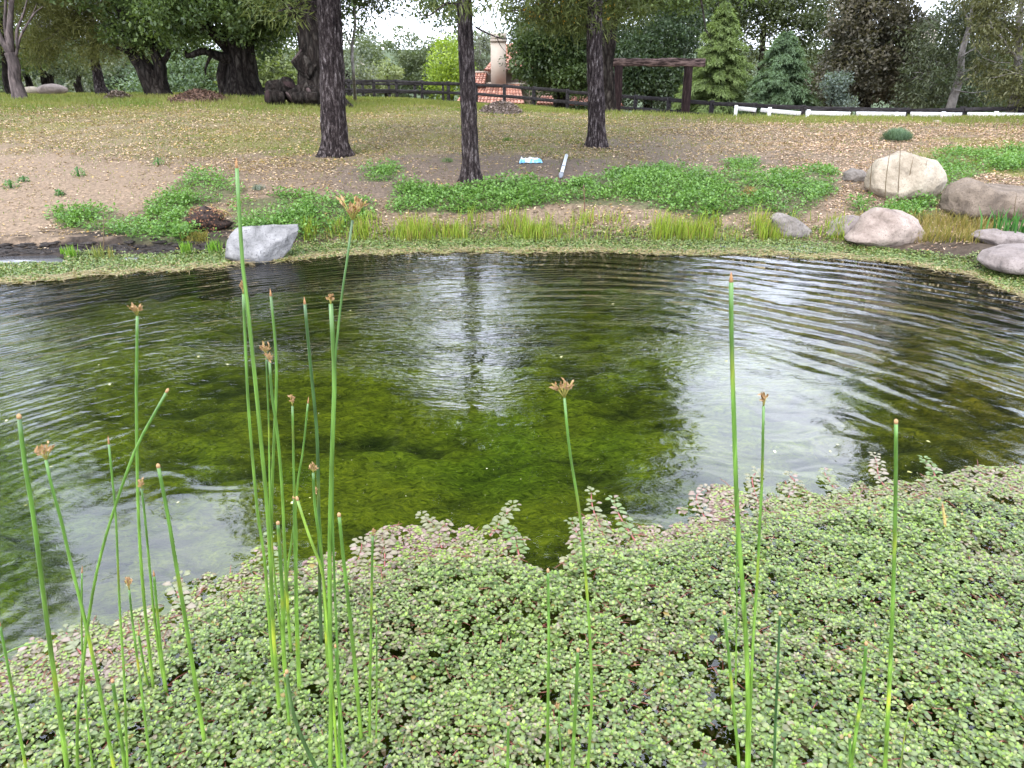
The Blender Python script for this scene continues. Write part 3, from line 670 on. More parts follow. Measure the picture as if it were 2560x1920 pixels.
# an under-layer of dark stems and drowned leaves beneath the mat
n = 26000; xx = rs.uniform(-3.4, 3.6, n); yy = rs.uniform(.8, 3.8, n); k = in_near(xx, yy); xx, yy = xx[k], yy[k]; n = len(xx)
pe, qe = proj(xx, yy, 0 * xx); dpt = qe - np.interp(pe, [p_[0] for p_ in NEAR[1:-2]], [p_[1] for p_ in NEAR[1:-2]])
k = dpt > 40; xx, yy = xx[k], yy[k]; n = len(xx)
a = rs.uniform(0, 6.283, n); D = np.stack([np.cos(a), np.sin(a), rs.normal(0, .15, n)], 1)
mb = MB(); leaves(mb, np.stack([xx, yy, rs.uniform(-.02, .004, n)], 1), D, np.array([[0, 0, 1.]]) + rs.normal(0, .3, (n, 3)), rs.uniform(.02, .05, n), rs.uniform(.006, .024, n), mixc((.03, .045, .015), (.20, .14, .07), rs.uniform(0, 1, n)), .1)
mb.obj('drowned_stems', m_litter, kind='stuff', label='dark drowned stems and leaves under the floating mat')

# runners reaching out over open water: separate sprigs
def sprig(pts, label, pinkish=.45, size=.034):
    W = [np.array(on_plane(a, b, .006 + .012 * (i_ / max(1, len(pts) - 1)))) for i_, (a, b) in enumerate(pts)]
    root = thing('primrose_runner', label, 'water plant', tuple(W[0]), 'primrose runners at the mat edge')
    P, Rr = resample(W, np.linspace(.0042, .0026, len(W)), 10)
    mb = MB(); tube(mb, P, Rr, 6, (.42, .13, .11)); part(mb, 'stem', m_rush, root, True)
    me_cache = {}
    nn = 7
    for q in range(nn):
        t = .25 + .75 * q / (nn - 1); p = P[int(t * 9)]
        kk = 4 if q < nn - 1 else 6
        for j in range(kk):
            a = random.uniform(0, 6.283) if kk == 3 else j * 1.047 + random.uniform(-.2, .2)
            e = random.uniform(0, .25) + (.15 if kk == 6 else 0)
            C = mixc((.17, .26, .08), (.37, .27, .23), [min(1, max(0, random.gauss(pinkish, .3) - (.4 if q == nn - 1 else 0)))])
            key = int(C[0, 1] * 60)
            if key not in me_cache:
                mm = MB(); leaves(mm, np.zeros((1, 3)), np.array([[1., 0, 0]]), np.array([[0, 0, 1.]]), size, size * .8, C, .10, 'round'); me_cache[key] = mm.mesh('leaf', m_wax)
            o = bpy.data.objects.new('leaf', me_cache[key]); COL.objects.link(o); o.parent = root
            o.location = Vector(p) - root.location + Vector((math.cos(a) * random.uniform(0, .018), math.sin(a) * random.uniform(0, .018), .004 + random.uniform(0, .006)))
            o.rotation_euler = (random.uniform(-.15, .15), -e, a); s = random.uniform(.75, 1.2) * (.8 if q == nn - 1 else 1); o.scale = (s, s, s)
    return root
SP = [([(1530, 1390), (1505, 1330), (1482, 1270), (1478, 1232)], 'tallest pink leaved runner standing out over the water near the mat centre'),
      ([(1600, 1370), (1560, 1310), (1540, 1270), (1535, 1250)], 'pink leaved runner just right of the tallest central one'),
      ([(1480, 1400), (1450, 1350), (1430, 1305)], 'short pink runner just left of the tallest central one'),
      ([(1225, 1340), (1240, 1320), (1262, 1290), (1282, 1264)], 'lone runner with a bare red stem leaning right over green water'),
      ([(1105, 1370), (1090, 1330), (1075, 1305), (1055, 1292)], 'runner curling left at the tip between two small inlets'),
      ([(1300, 1400), (1290, 1360), (1270, 1325)], 'runner below the lone leaning one with rosy leaves'),
      ([(960, 1430), (962, 1390), (955, 1340)], 'upright runner right of the tall rush group'),
      ([(880, 1430), (900, 1390), (905, 1355)], 'runner with pale leaves close beside the tall rush group'),
      ([(660, 1500), (690, 1460), (675, 1400), (668, 1345)], 'runner with tiny pale leaves among the rush stems'),
      ([(225, 1655), (200, 1630), (180, 1600), (165, 1582)], 'runner with a thick red stem at the far left mat corner'),
      ([(470, 1540), (450, 1500), (440, 1465), (455, 1445)], 'runner with pale leaves out on the bright reflection at left'),
      ([(2230, 1230), (2200, 1200), (2192, 1160), (2188, 1140)], 'upright runner beside the right hand rush, highest at the mat rim'),
      ([(1905, 1280), (1890, 1240), (1880, 1195), (1895, 1180)], 'runner crossing the bright sky reflection at the left side'),
      ([(2110, 1250), (2085, 1220), (2065, 1190), (2060, 1180)], 'runner crossing the bright sky reflection at the right side'),
      ([(1960, 1270), (1975, 1235), (1990, 1210), (1975, 1190)], 'runner in the middle of the bright sky reflection'),
      ([(1790, 1330), (1760, 1290), (1740, 1245), (1760, 1222)], 'runner at the left border of the bright reflection'),
      ([(2340, 1200), (2330, 1170), (2310, 1150)], 'short reddish runner at the right mat rim')]
for p_, l_ in SP: sprig(p_, l_)

# far mat along the other shore
n = 30000; pxr = rs.uniform(-160, 2720, n)
lo = np.interp(pxr, SHX, SHY) - 4
hi = np.interp(pxr, [-200, 0, 400, 700, 850, 1100, 1500, 1900, 2200, 2300, 2420, 2560, 2800], [725, 712, 680, 655, 642, 634, 634, 642, 652, 664, 690, 745, 850])
lo = np.where((pxr < 165) , lo + 22 , lo); lo = np.where((pxr > 290) & (pxr < 420), lo + 4, lo)
lo = np.where((pxr > 760) & (pxr < 2140), lo - 14, lo)
q = rs.uniform(0, 1, n); pyr = lo + (hi + (fbm(pxr * .02, pxr * 0, 3, 4) - .5) * 14 - lo) * q
u = 960 - pyr; t = -CAMH / (-F * sp + u * cp); x = (pxr - 1280) * t; y = (F * cp + u * sp) * t
tt = terr(x, y); k = (tt < .12); x, y, tt, q, pxr = x[k], y[k], tt[k], q[k], pxr[k]; n = len(x)
z = np.maximum(tt, 0) + .008 + rs.uniform(0, .03, n) * (1 - q)
mb = MB()
a = rs.uniform(0, 6.283, n * 4); idx = np.repeat(np.arange(n), 4); e = rs.normal(.3, .3, n * 4)
D = np.stack([np.cos(a) * np.cos(e), np.sin(a) * np.cos(e), np.sin(e)], 1); tcol = rs.uniform(0, 1, n * 4)
C = mixc((.11, .19, .045), (.30, .40, .11), tcol); yel = (rs.uniform(0, 1, n * 4) < .10 + .45 * (q[idx] > .8)); C[yel] = mixc((.34, .27, .09), (.55, .46, .22), tcol[yel])
s = rs.uniform(.014, .026, n * 4); leaves(mb, np.stack([x, y, z], 1)[idx] + rs.normal(0, .008, (n * 4, 3)) * [1, 1, .3], D, np.array([[0, 0, 1.]]) + rs.normal(0, .35, (n * 4, 3)), s, s * .75, C, .1)
k = np.where(q > .72)[0][:2600]
stems(mb, x[k], y[k], np.full(len(k), .008), rs.uniform(.06, .22, len(k)), .0028, (.42, .33, .16), (.66, .56, .33))
mb.obj('far_shore_mat', m_wax, kind='stuff', label='floating green mat with straw coloured rim along the far shore')

r_c = np.random.RandomState(12); bmv = __import__('bmesh').new(); __import__('bmesh').ops.create_icosphere(bmv, subdivisions=2, radius=1); CV = np.array([q.co[:] for q in bmv.verts]); CF = np.array([[w_.index for w_ in q.verts] for q in bmv.faces]); bmv.free()
mb = MB()
for q in range(230):
    px_ = r_c.uniform(-40, 570); py_ = np.interp(px_, [0, 160, 300, 560], [628, 618, 622, 618]) + r_c.normal(0, 7); p = gp(px_, py_); s_ = r_c.uniform(.012, .04)
    mb.add(CV * (1 + .3 * r_c.normal(size=(len(CV), 1))) * [s_ * 2.2, s_, s_ * .6] + np.array([p.x, p.y, max(p.z, 0)]), CF)
mb.obj('mud_clods', M_noise('wet_mud', [(.3, (.006, .005, .004)), (.7, (.035, .026, .02))], 14, rough=.7, bump=.9, dist=.02), kind='stuff', label='dark crumbling mud along the undercut bank')
# puddles on the left mud shelf
m_puddle = M_noise('puddle_film', [(.3, (.10, .10, .10)), (.7, (.13, .13, .14))], 5, rough=.1, bump=0, spec=1.0)
def puddle(poly, label):
    W = [on_plane(a, b, .02) for a, b in poly]; c0 = sum(W, Vector()) / len(W); mb = MB(); n_ = len(W)
    top = [tuple(p) for p in W]; bot = [(p.x, p.y, -.02) for p in W]
    mb.add_polys(top + bot, [list(range(n_))] + [[(i_ + 1) % n_, i_, n_ + i_, n_ + (i_ + 1) % n_] for i_ in range(n_)])
    return mb.obj('puddle', m_puddle, loc=tuple(c0), label=label, cat='puddle', group='puddles on the mud shelf')
puddle([(-60, 664), (0, 661), (90, 659), (140, 656), (162, 650), (148, 642), (128, 634), (90, 630), (60, 633), (20, 638), (-20, 642), (-60, 645)], 'large pale blue puddle at the left edge of the far shore')
puddle([(282, 648), (300, 650), (350, 646), (398, 641), (392, 634), (350, 636), (310, 641)], 'narrow grey puddle under the dark mud bank')
# ================================================================ TREES
def az(px, Y, z=None):
    x = (px - 1280) / 2003.0 * Y
    return np.array([x, Y, tz(x, Y) if z is None else z])
def elz(Y, deg): return CAMH + Y * math.tan(R(deg))
def crown(mb, blobs, lsize, cA, cB, droop=0.0, aspect=.55, seed=0, shellp=.45, rc=(.45, .95), r=None, clus=None, nleaf=60):
    """blobs: (centre, radii, clusters). Each cluster is a tuft of leaves; tufts sit towards the blob's surface."""
    r = r or np.random.RandomState(seed + 100)
    for bl in blobs:
        c0, rad, ncl = bl[:3]
        d = rand_dirs(ncl, r); q = r.uniform(.12, 1, ncl) ** shellp
        cc = np.array(c0) + d * q[:, None] * np.array(rad)[None, :] * (1 + r.normal(0, .10, (ncl, 1)))
        R_ = r.uniform(*rc, ncl); tint = r.uniform(0, 1, ncl)
        idx = np.repeat(np.arange(ncl), nleaf); n = len(idx)
        dl = rand_dirs(n, r); ql = r.uniform(.2, 1, n) ** .5
        P = cc[idx] + dl * (ql * R_[idx])[:, None] * np.array([[1, 1, .62]])
        D = dl * .5 + r.normal(size=(n, 3)) * .6; D[:, 2] -= droop
        Nn = r.normal(size=(n, 3)) * .55 + np.array([[0, 0, .8]])
        t = np.clip(tint[idx] * .62 + r.uniform(0, 1, n) * .38, 0, 1)
        C = mixc(cA, cB, t); s = r.uniform(.6, 1.3, n) * lsize
        leaves(mb, P, D, Nn, s, s * aspect, C, fold=.2)
def limb_set(root, mat, limbs, base_rad=1, rough=.15, seed=0, name='limb'):
    for i_, (P, Rr) in enumerate(limbs):
        mb = MB(); tube(mb, P, Rr, 8, k=12, rough=rough, seed=seed + i_); part(mb, name, mat, root, True)
def twigs(root, mat, starts, seed=0, L_=(.8, 1.8), r0=.018, up=.2, n3=4, name='twigs', ctr=None):
    rr = random.Random(seed); mb = MB()
    for p in starts:
        p = np.array(p, float); a = rr.uniform(0, 6.283); d = np.array([math.cos(a), math.sin(a), rr.uniform(-.2, .5) + up])
        l = rr.uniform(*L_); pts = [p]
        for s in range(4): d = d + np.array([rr.uniform(-.4, .4), rr.uniform(-.4, .4), rr.uniform(-.25, .3)]); d /= np.linalg.norm(d); pts.append(pts[-1] + d * l / 4)
        tube(mb, pts, np.linspace(r0, r0 * .25, 5), n3)
    part(mb, name, mat, root, kind='stuff')
def tree(name, label, cat, base, trunk, limbs, blobs, leafmat, barkmat, cols, lsize, group=None, n=14, k=26, flare=(.3, .5), rough=.12, ridges=0, seed=0, droop=0, aspect=.55, rc=(.45, .95), nleaf=60, ntwig=0, twigr=.018, extra_trunks=(), twigmat=None, shellp=.45):
    root = thing(name, label, cat, tuple(base), group)
    mb = MB(); tube(mb, trunk[0], trunk[1], n, k=k, rough=rough, flare=flare, seed=seed, ridges=ridges); part(mb, 'trunk', barkmat, root, True)
    for q, (P, Rr) in enumerate(extra_trunks):
        mb = MB(); tube(mb, P, Rr, n, k=k, rough=rough, flare=None, seed=seed + 3 + q, ridges=ridges); part(mb, 'trunk', barkmat, root, True)
    limb_set(root, barkmat, limbs, seed=seed)
    if ntwig:
        r = np.random.RandomState(seed + 9); st = []
        for (c0, rad, nc) in [b_[:3] for b_ in blobs]:
            d = rand_dirs(max(2, int(ntwig * nc / sum(b[2] for b in blobs))), r); st += list(np.array(c0) + d * r.uniform(.2, .9, (len(d), 1)) * np.array(rad))
        twigs(root, twigmat or barkmat, st, seed, r0=twigr)
    if blobs:
        low = [b_ for b_ in blobs if len(b_) == 3]; high = [b_ for b_ in blobs if len(b_) == 4]; mb = MB()
        if low: crown(mb, low, lsize, cols[0], cols[1], droop, aspect, seed, shellp, rc, nleaf=nleaf)
        if high:         # the wide upper crown: enough leaf area to close it
            ls = max(lsize * 1.25, .2); asp = max(aspect, .38); hb = [(b_[0], b_[1], int(HD * b_[1][0] * b_[1][2] * 3.14 / (ls * ls * asp * .5) / 60)) for b_ in high]
            crown(mb, hb, ls, cols[0], cols[1], droop, asp, seed + 7, .6, (.4, .85), nleaf=60)
        part(mb, 'crown', leafmat, root, kind='stuff')
    return root
HD = 3.6
OAK = ((.026, .048, .016), (.135, .19, .055)); OAKD = ((.020, .038, .014), (.090, .13, .042)); PINE = ((.045, .065, .018), (.14, .16, .045))
OLIVE = ((.05, .07, .03), (.13, .155, .07)); LIME = ((.12, .19, .018), (.30, .38, .045)); EUC = ((.045, .06, .03), (.14, .16, .09))
BROWN = ((.042, .045, .032), (.155, .135, .095)); SAGE = ((.07, .09, .055), (.19, .21, .14)); PALE = ((.14, .17, .07), (.26, .29, .14))
def B(px, py, Y, rx, rz, n, ry=None): return (tuple(at(px, py, Y)), (rx, ry or rx, rz), n)      # a crown blob seen at px,py
def E(px, deg, Y, rx, rz, n, ry=None): return (((px - 1280) / 2003 * Y, Y, max(Y * math.tan(R(deg)) - CAMH, CAMH + Y * .09 + rz + .55)), (rx, ry or rx, rz), n, 'high')   # a crown blob at an elevation

# --- three pines near the pond
def pine(label, bx, by, Y, dia, topdx, top, blobs, seed, lean=0, branches=()):
    b = gp(bx, by); b = np.array([b.x, b.y, b.z - .06]); q = b + [0, 0, 2.2] + np.array([topdx, 0, 0])
    P = [b, b + [topdx * .25, 0, .7], b + [topdx * .7, .02, 1.5], q, q + [topdx * .5, .1, 3], q + [topdx, .2, top - 2.2]]
    Rr = np.array([.56, .53, .50, .48, .40, .10]) * dia
    root = tree('pine_tree', label, 'pine tree', b, (P, Rr), branches, blobs, m_needle, m_bark_pine, PINE, .16, n=48, k=150, flare=(.16, .55), rough=.05, ridges=.12, seed=seed,
                droop=.1, aspect=.12, rc=(.35, .7), nleaf=110, ntwig=60, twigr=.014, twigmat=m_bark_grey)
    return root, b
for a_ in (0,):
    p1, b1 = pine('thickest of the three pines by the pond, leftmost, flaring at its foot', 838, 386, 14, .42, .10, 12,
              [E(830, 26, 14, 2.5, 2.2, 60), E(800, 33, 14, 2.3, 1.8, 60), E(700, 24, 14.6, 1.6, 1.3, 26), E(960, 27, 13.6, 1.6, 1.6, 30), E(820, 40, 13.8, 1.9, 2, 34), B(735, 8, 13.7, .55, .14, 5)], 11,
              branches=[([at(815, 28, 13.95), at(770, 28, 13.8), at(730, 20, 13.6), at(690, 30, 13.5)], [.03, .024, .018, .008]), ([at(812, 10, 13.95), at(770, 6, 13.9), at(740, 14, 13.8), at(700, 8, 13.7)], [.022, .018, .012, .006])])
    p2, b2 = pine('slim middle pine of the three, standing nearest the water', 1178, 450, 10.3, .22, -.04, 10,
              [E(1180, 31, 10.6, 2.2, 2.0, 56), E(1080, 27, 10.9, 1.4, 1.1, 22), E(1330, 28, 10.5, 1.5, 1.3, 30), E(1180, 46, 10.4, 1.7, 1.8, 30), B(1195, -25, 10.4, .5, .16, 7)], 12,
              branches=[([at(1190, 68, 10.32), at(1220, 84, 10.2), at(1262, 98, 10.1), at(1285, 92, 10)], [.014, .010, .007, .003]), ([at(1165, 20, 10.32), at(1120, 8, 10.2), at(1070, 40, 10.1), at(1040, 30, 10)], [.016, .012, .008, .003]),
                        ([at(1240, 90, 10.15), at(1250, 112, 10.1), at(1262, 128, 10.05)], [.006, .004, .002])])
    p3, b3 = pine('right hand pine of the three, low yellowish foliage hanging around its top', 1492, 367, 16, .31, -.14, 12,
              [E(1490, 26, 16, 2.4, 2.6, 56), E(1580, 24, 16.3, 1.7, 1.8, 40), E(1650, 20, 16.4, 1.0, 1.5, 30), E(1400, 22, 16.4, 1.8, 1.4, 30), B(1500, -60, 16, 1.5, .7, 34), B(1380, 0, 15.8, .8, .42, 22), B(1455, 30, 15.6, .55, .40, 18), B(1560, 0, 16.3, .55, .35, 14), B(1320, 28, 15.7, .38, .28, 8), E(1500, 41, 16, 2, 2, 30)], 13,
              branches=[([at(1490, 40, 16), at(1440, 30, 15.8), at(1380, 38, 15.6), at(1320, 30, 15.5)], [.03, .022, .015, .006]), ([at(1488, 70, 16), at(1450, 62, 15.8), at(1425, 80, 15.7)], [.02, .014, .006])])
    # yellow catkins scattered through the low pine foliage
    mb = MB(); n = 90; P = np.stack([rs.uniform(1310, 1540, n), rs.uniform(0, 62, n)], 1); W = np.array([tuple(at(a, b, 15.25 + rs.uniform(0, .3))) for a, b in P])
    leaves(mb, W, np.tile([[0, 0, 1.]], (n, 1)) + rs.normal(0, .3, (n, 3)), rs.normal(size=(n, 3)), .05, .03, mixc((.5, .26, .03), (.6, .42, .06), rs.uniform(0, 1, n)), .2)
    part(mb, 'catkins', m_dry, p3, kind='stuff')

# --- pale slim tree beside the fence
b = np.array(gp(888, 252)); P = [b, at(884, 190, 26.3), at(880, 120, 26.4), at(888, 60, 26.4), at(880, -30, 26.5), at(872, -150, 26.6)]
tree('slim_pale_tree', 'very slender pale barked tree in front of the fence, right of the giant oak', 'tree', b, (P, np.array([.07, .055, .05, .045, .04, .02])), [([at(884, 130, 26.4), at(868, 95, 26.3), at(858, 60, 26.2)], [.025, .02, .01])],
     [B(880, 20, 26.5, 1.2, .8, 26), B(930, -10, 26.8, 1.0, .7, 18), B(820, 40, 27, .8, .8, 14)], m_leaf, m_bark_white, ((.06, .075, .04), (.16, .17, .10)), .085, flare=None, n=10, seed=21, rc=(.25, .6), nleaf=60, ntwig=20, twigr=.012)

# --- giant oak with sawn limb stub
Yg = 25.2; b = np.array(gy(796, Yg)); b[2] -= .1
P = [b, at(796, 205, Yg), at(794, 140, Yg), at(790, 70, Yg), at(788, 10, Yg + .1), at(785, -80, Yg + .2), at(775, -220, Yg + .4)]
oak = tree('giant_oak', 'giant oak with a leaning furrowed trunk and a sawn limb stub, logs at its foot', 'tree', b, (P, np.array([.80, .62, .59, .59, .62, .54, .3])),
     [([at(745, 40, Yg), at(715, -10, Yg - .2), at(650, -60, Yg - .6), at(560, -120, Yg - 1)], [.28, .24, .18, .08]), ([at(790, 30, Yg), at(850, -40, Yg), at(940, -90, Yg), at(1030, -150, Yg)], [.28, .22, .15, .06]),
      ([at(770, -60, Yg), at(800, -300, Yg + .5), at(850, -620, Yg + 1)], [.3, .2, .08])],
     [E(760, 13, Yg + .6, 3.2, 2.2, 80), E(640, 12, Yg + .4, 2.6, 2.0, 45), E(700, 22, Yg, 3.6, 2.2, 60), E(880, 16, Yg + 1, 2.2, 1.8, 40), E(930, 10, Yg + 1, 2.2, 1.3, 34), E(800, 25, Yg + .5, 4.2, 2.6, 90), E(700, 33, Yg, 3.2, 2.2, 50), B(930, -35, Yg + 1.5, 1.3, .75, 24), B(1010, -45, Yg + 1, 1.1, .5, 16), B(860, 10, Yg + 1, .9, .7, 12), B(1085, 12, Yg + 1, 1.0, .42, 18), B(1120, 50, Yg + 1.2, .4, .25, 5), B(670, -20, Yg - .5, 1.0, .35, 12)],
     m_leaf, m_bark_oak, OAK, .13, n=40, k=70, rough=.10, ridges=.14, flare=(.35, .35), seed=31, nleaf=75, ntwig=60, rc=(.4, .95))
mb = MB(); s0 = np.array(at(782, 175, Yg - .35)); s1 = np.array(at(742, 140, Yg - .5)); tube(mb, [s0, (s0 + s1) / 2 + [0, 0, -.05], s1], [.40, .30, .26], 20, k=10, rough=.08, ridges=.1); part(mb, 'limb_stub', m_bark_oak, oak, True)
m_cut = M_noise('cut_wood', [(.3, (.03, .02, .018)), (.6, (.075, .052, .048)), (.8, (.13, .10, .085))], 6, (1, 1, 1), 5, .8, .3)
mb = MB(); d = s1 - s0; d /= np.linalg.norm(d); tube(mb, [s1 - d * .01, s1 + d * .03], [.25, .24], 20, rough=.05); part(mb, 'sawn_face', m_cut, oak)
mb = MB(); k0 = np.array(at(780, 82, Yg - .56)); tube(mb, [k0 + [0, .12, 0], k0, k0 + [0, -.03, 0]], [.15, .12, .07], 14, rough=.1); part(mb, 'knot_hole', m_bark_oak, oak)

# --- logs at the foot of the giant oak
def log(label, p0, p1, r, Y0, Y1, hollow=False):
    Y0 += 1.8; Y1 += 1.8; r *= 1.07; a = np.array(at(*p0, Y0)); b = np.array(at(*p1, Y1)); 
    for q in (a, b): q[2] = max(q[2], tz(q[0], q[1]) + r * .55)
    root = thing('cut_log', label, 'log', tuple((a + b) / 2), 'cut logs under the giant oak'); mb = MB(); tube(mb, [a, (a + b) / 2 + rs.normal(0, .02, 3), b], [r, r * 1.05, r * .96], 20, k=10, rough=.16, ridges=.12, seed=int(p0[0])); part(mb, 'bark', m_bark_oak, root, True)
    d = (a - b) / np.linalg.norm(a - b); mb = MB(); tube(mb, [a - d * .01, a + d * .012], [r * .84, r * .82], 20, rough=.08, seed=3); part(mb, 'cut_end', m_timber_dark if hollow else m_cut, root)
log('hollow dark log end lying lowest and leftmost of the pile', (668, 240), (706, 246), .20, 21.6, 21.9, True)
log('grey upright cut log at the back left of the pile', (686, 213), (690, 236), .27, 22.9, 22.7)
log('tilted dark hollow log topmost of the pile', (722, 208), (706, 238), .22, 22.0, 22.2, True)
log('long log leaning from the oak trunk down to the left', (722, 243), (770, 215), .19, 21.9, 22.3)
log('low flat log in the grass at the front of the pile', (735, 246), (795, 244), .15, 21.5, 21.5)
log('small log tucked between the leaning log and the trunk', (772, 232), (800, 228), .17, 22.0, 22.3)

# --- large oak (px 600)
Y = 28; b = np.array(gy(603, Y)); b[2] -= .1
P = [b, at(606, 195, Y), at(604, 150, Y), at(596, 110, Y), at(590, 60, Y), at(580, 0, Y), at(570, -90, Y)]
tree('large_oak', 'broad old oak, thick trunk and low twisting limbs, left of the giant oak', 'tree', b, (P, np.array([.66, .50, .46, .5, .42, .36, .2])),
     [([at(590, 130, Y), at(560, 105, Y - .4), at(520, 70, Y - 1), at(460, 40, Y - 1.5)], [.32, .24, .18, .07]), ([at(585, 150, Y - .2), at(545, 140, Y - .5), at(510, 128, Y - .8), at(470, 140, Y - 1), at(462, 128, Y - 1.1)], [.2, .15, .12, .08, .04]),
      ([at(530, 135, Y - .6), at(522, 150, Y - .6), at(514, 170, Y - .6), at(514, 188, Y - .6)], [.08, .06, .04, .02]), ([at(610, 110, Y), at(650, 60, Y), at(700, 30, Y)], [.26, .18, .08]),
      ([at(575, 120, Y), at(600, 60, Y + .5), at(640, 10, Y + 1)], [.25, .18, .08])],
     [B(560, 20, Y - 1, 2.4, .95, 70), B(470, 40, Y - 1.2, 1.5, .8, 40), B(640, 30, Y - .5, 1.4, .9, 44), B(430, 10, Y - 1.5, 1.3, .9, 34), B(640, 95, Y + .4, .75, .5, 14), B(560, -60, Y, 3.6, 1.2, 66), E(560, 10, Y, 4.4, 2.2, 80), E(520, 18, Y, 4.6, 2.8, 80), E(420, 22.5, Y, 3.8, 2.2, 70), E(580, 27, Y, 3.2, 1.6, 40)],
     m_leaf, m_bark_oak, ((.028, .052, .018), (.15, .215, .06)), .15, n=36, k=60, rough=.10, ridges=.14, flare=(.4, .3), seed=41, nleaf=75, ntwig=50, rc=(.35, .8),
     extra_trunks=[([np.array(gy(565, Y + .6)), at(562, 190, Y + .6), at(572, 140, Y + .6), at(580, 110, Y + .4)], np.array([.34, .26, .24, .24]))])
# --- V-trunk oak (px 385)
Y = 29; b = np.array(gy(392, Y)); b[2] -= .1
P = [b, at(380, 205, Y), at(362, 170, Y), at(342, 142, Y), at(325, 95, Y), at(305, 30, Y), at(290, -80, Y)]
tree('forked_oak', 'dark oak forked low into a V, one stem leaning left', 'tree', b, (P, np.array([.42, .36, .31, .27, .23, .18, .08])),
     [([at(342, 142, Y), at(320, 130, Y - .3), at(290, 118, Y - .5)], [.16, .1, .04]), ([at(402, 160, Y), at(418, 140, Y), at(428, 110, Y)], [.13, .1, .05])],
     [B(370, 40, Y + .3, 1.9, 1.0, 60), B(330, 85, Y, .9, .5, 18), B(430, 95, Y + .6, .8, .4, 16), B(320, -40, Y, 2.6, 1.1, 46), E(380, 10, Y, 3.8, 2.0, 54), E(340, 17, Y, 3.4, 2.2, 60), E(420, 27, Y, 3.2, 2.0, 60), E(250, 21, Y, 3.2, 2.0, 60)],
     m_leaf, m_bark_oak, OAK, .15, n=22, k=40, rough=.10, ridges=.1, flare=(.3, .3), seed=51, nleaf=75, ntwig=40, rc=(.35, .8),
     extra_trunks=[([b + [.15, 0, .05], at(402, 200, Y), at(400, 165, Y), at(388, 135, Y), at(380, 100, Y), at(370, 40, Y)], np.array([.27, .23, .21, .18, .15, .09]))])
# --- small dark trees further left
def bg_oak(label, px, Y, py_top, trunks, blobs, cols=OAKD, seed=0, name='background_oak', ls=.17, mat=None, lm=None, **kw):
    b = np.array(gy(px, Y)); b[2] -= .1; tr = []
    for pts, r0 in trunks: tr.append(([b + [(pts[0][0] - px) / 2003 * Y, 0, 0]] + [at(a, c_, Y) for a, c_ in pts], np.linspace(r0, r0 * .45, len(pts) + 1)))
    return tree(name, label, 'tree', b, tr[0], [], blobs, lm or m_leaf, mat or m_bark_oak, cols, ls, seed=seed, extra_trunks=tr[1:], n=10, k=18, flare=None, **kw)
bg_oak('dark many stemmed oak behind the far pale boulder', 130, 44, 0, [([(112, 200), (108, 180), (100, 150)], .25), ([(125, 200), (135, 175), (170, 158), (212, 155)], .2), ([(70, 200), (60, 180), (50, 160)], .2)],
       [B(60, 140, 44, 3, .9, 40), B(170, 120, 44, 3, 1.0, 40), B(110, 60, 45, 4.5, 2.0, 66)], seed=61, nleaf=60)
bg_oak('small dark tree left of the small leaning pine', 196, 42, 0, [([(196, 205), (198, 188), (190, 165)], .15), ([(188, 215), (184, 205)], .1)], [B(195, 160, 42, 1.3, .6, 20), B(180, 170, 42.5, .9, .5, 12)], seed=62, cols=OLIVE, nleaf=60, name='small_oak')
# --- wispy pine with grey twigs (px 245)
Y = 30; b = np.array(gy(250, Y)); P = [b, at(250, 215, Y), at(245, 190, Y), at(238, 155, Y), at(235, 100, Y), at(225, 20, Y), at(220, -80, Y)]
tree('leaning_small_pine', 'small leaning pine with a wispy yellow green crown full of grey twigs', 'pine tree', b, (P, np.array([.22, .18, .17, .16, .14, .1, .05])), [],
     [B(230, 60, Y, 1.8, 1.0, 60), B(150, 80, Y - .5, 1.4, .9, 46), B(110, 40, Y - .5, 1.5, 1.2, 46), B(255, 130, Y - .6, .9, .45, 18), B(300, 50, Y, 1.0, 1.0, 22), B(180, 0, Y, 2.4, .8, 50), B(90, 130, Y - .3, .9, .45, 20), B(355, 125, Y - 1, .5, .22, 6), E(200, 8, Y, 3.0, 1.6, 36), E(60, 8, Y, 3, 1.5, 36), E(180, 23, Y, 3.4, 2.2, 40), E(20, 24, Y + 1, 3.2, 2.2, 40), E(110, 28, Y, 3.4, 1.8, 40), E(290, 27.5, Y, 3.6, 2.0, 40), E(90, 17, Y, 3.2, 1.8, 40)],
     m_needle, m_bark_pine, ((.075, .085, .025), (.19, .19, .06)), .20, n=20, k=40, ridges=.12, seed=71, droop=.15, aspect=.10, nleaf=120, ntwig=150, twigr=.014, twigmat=m_bark_grey, rc=(.3, .7))
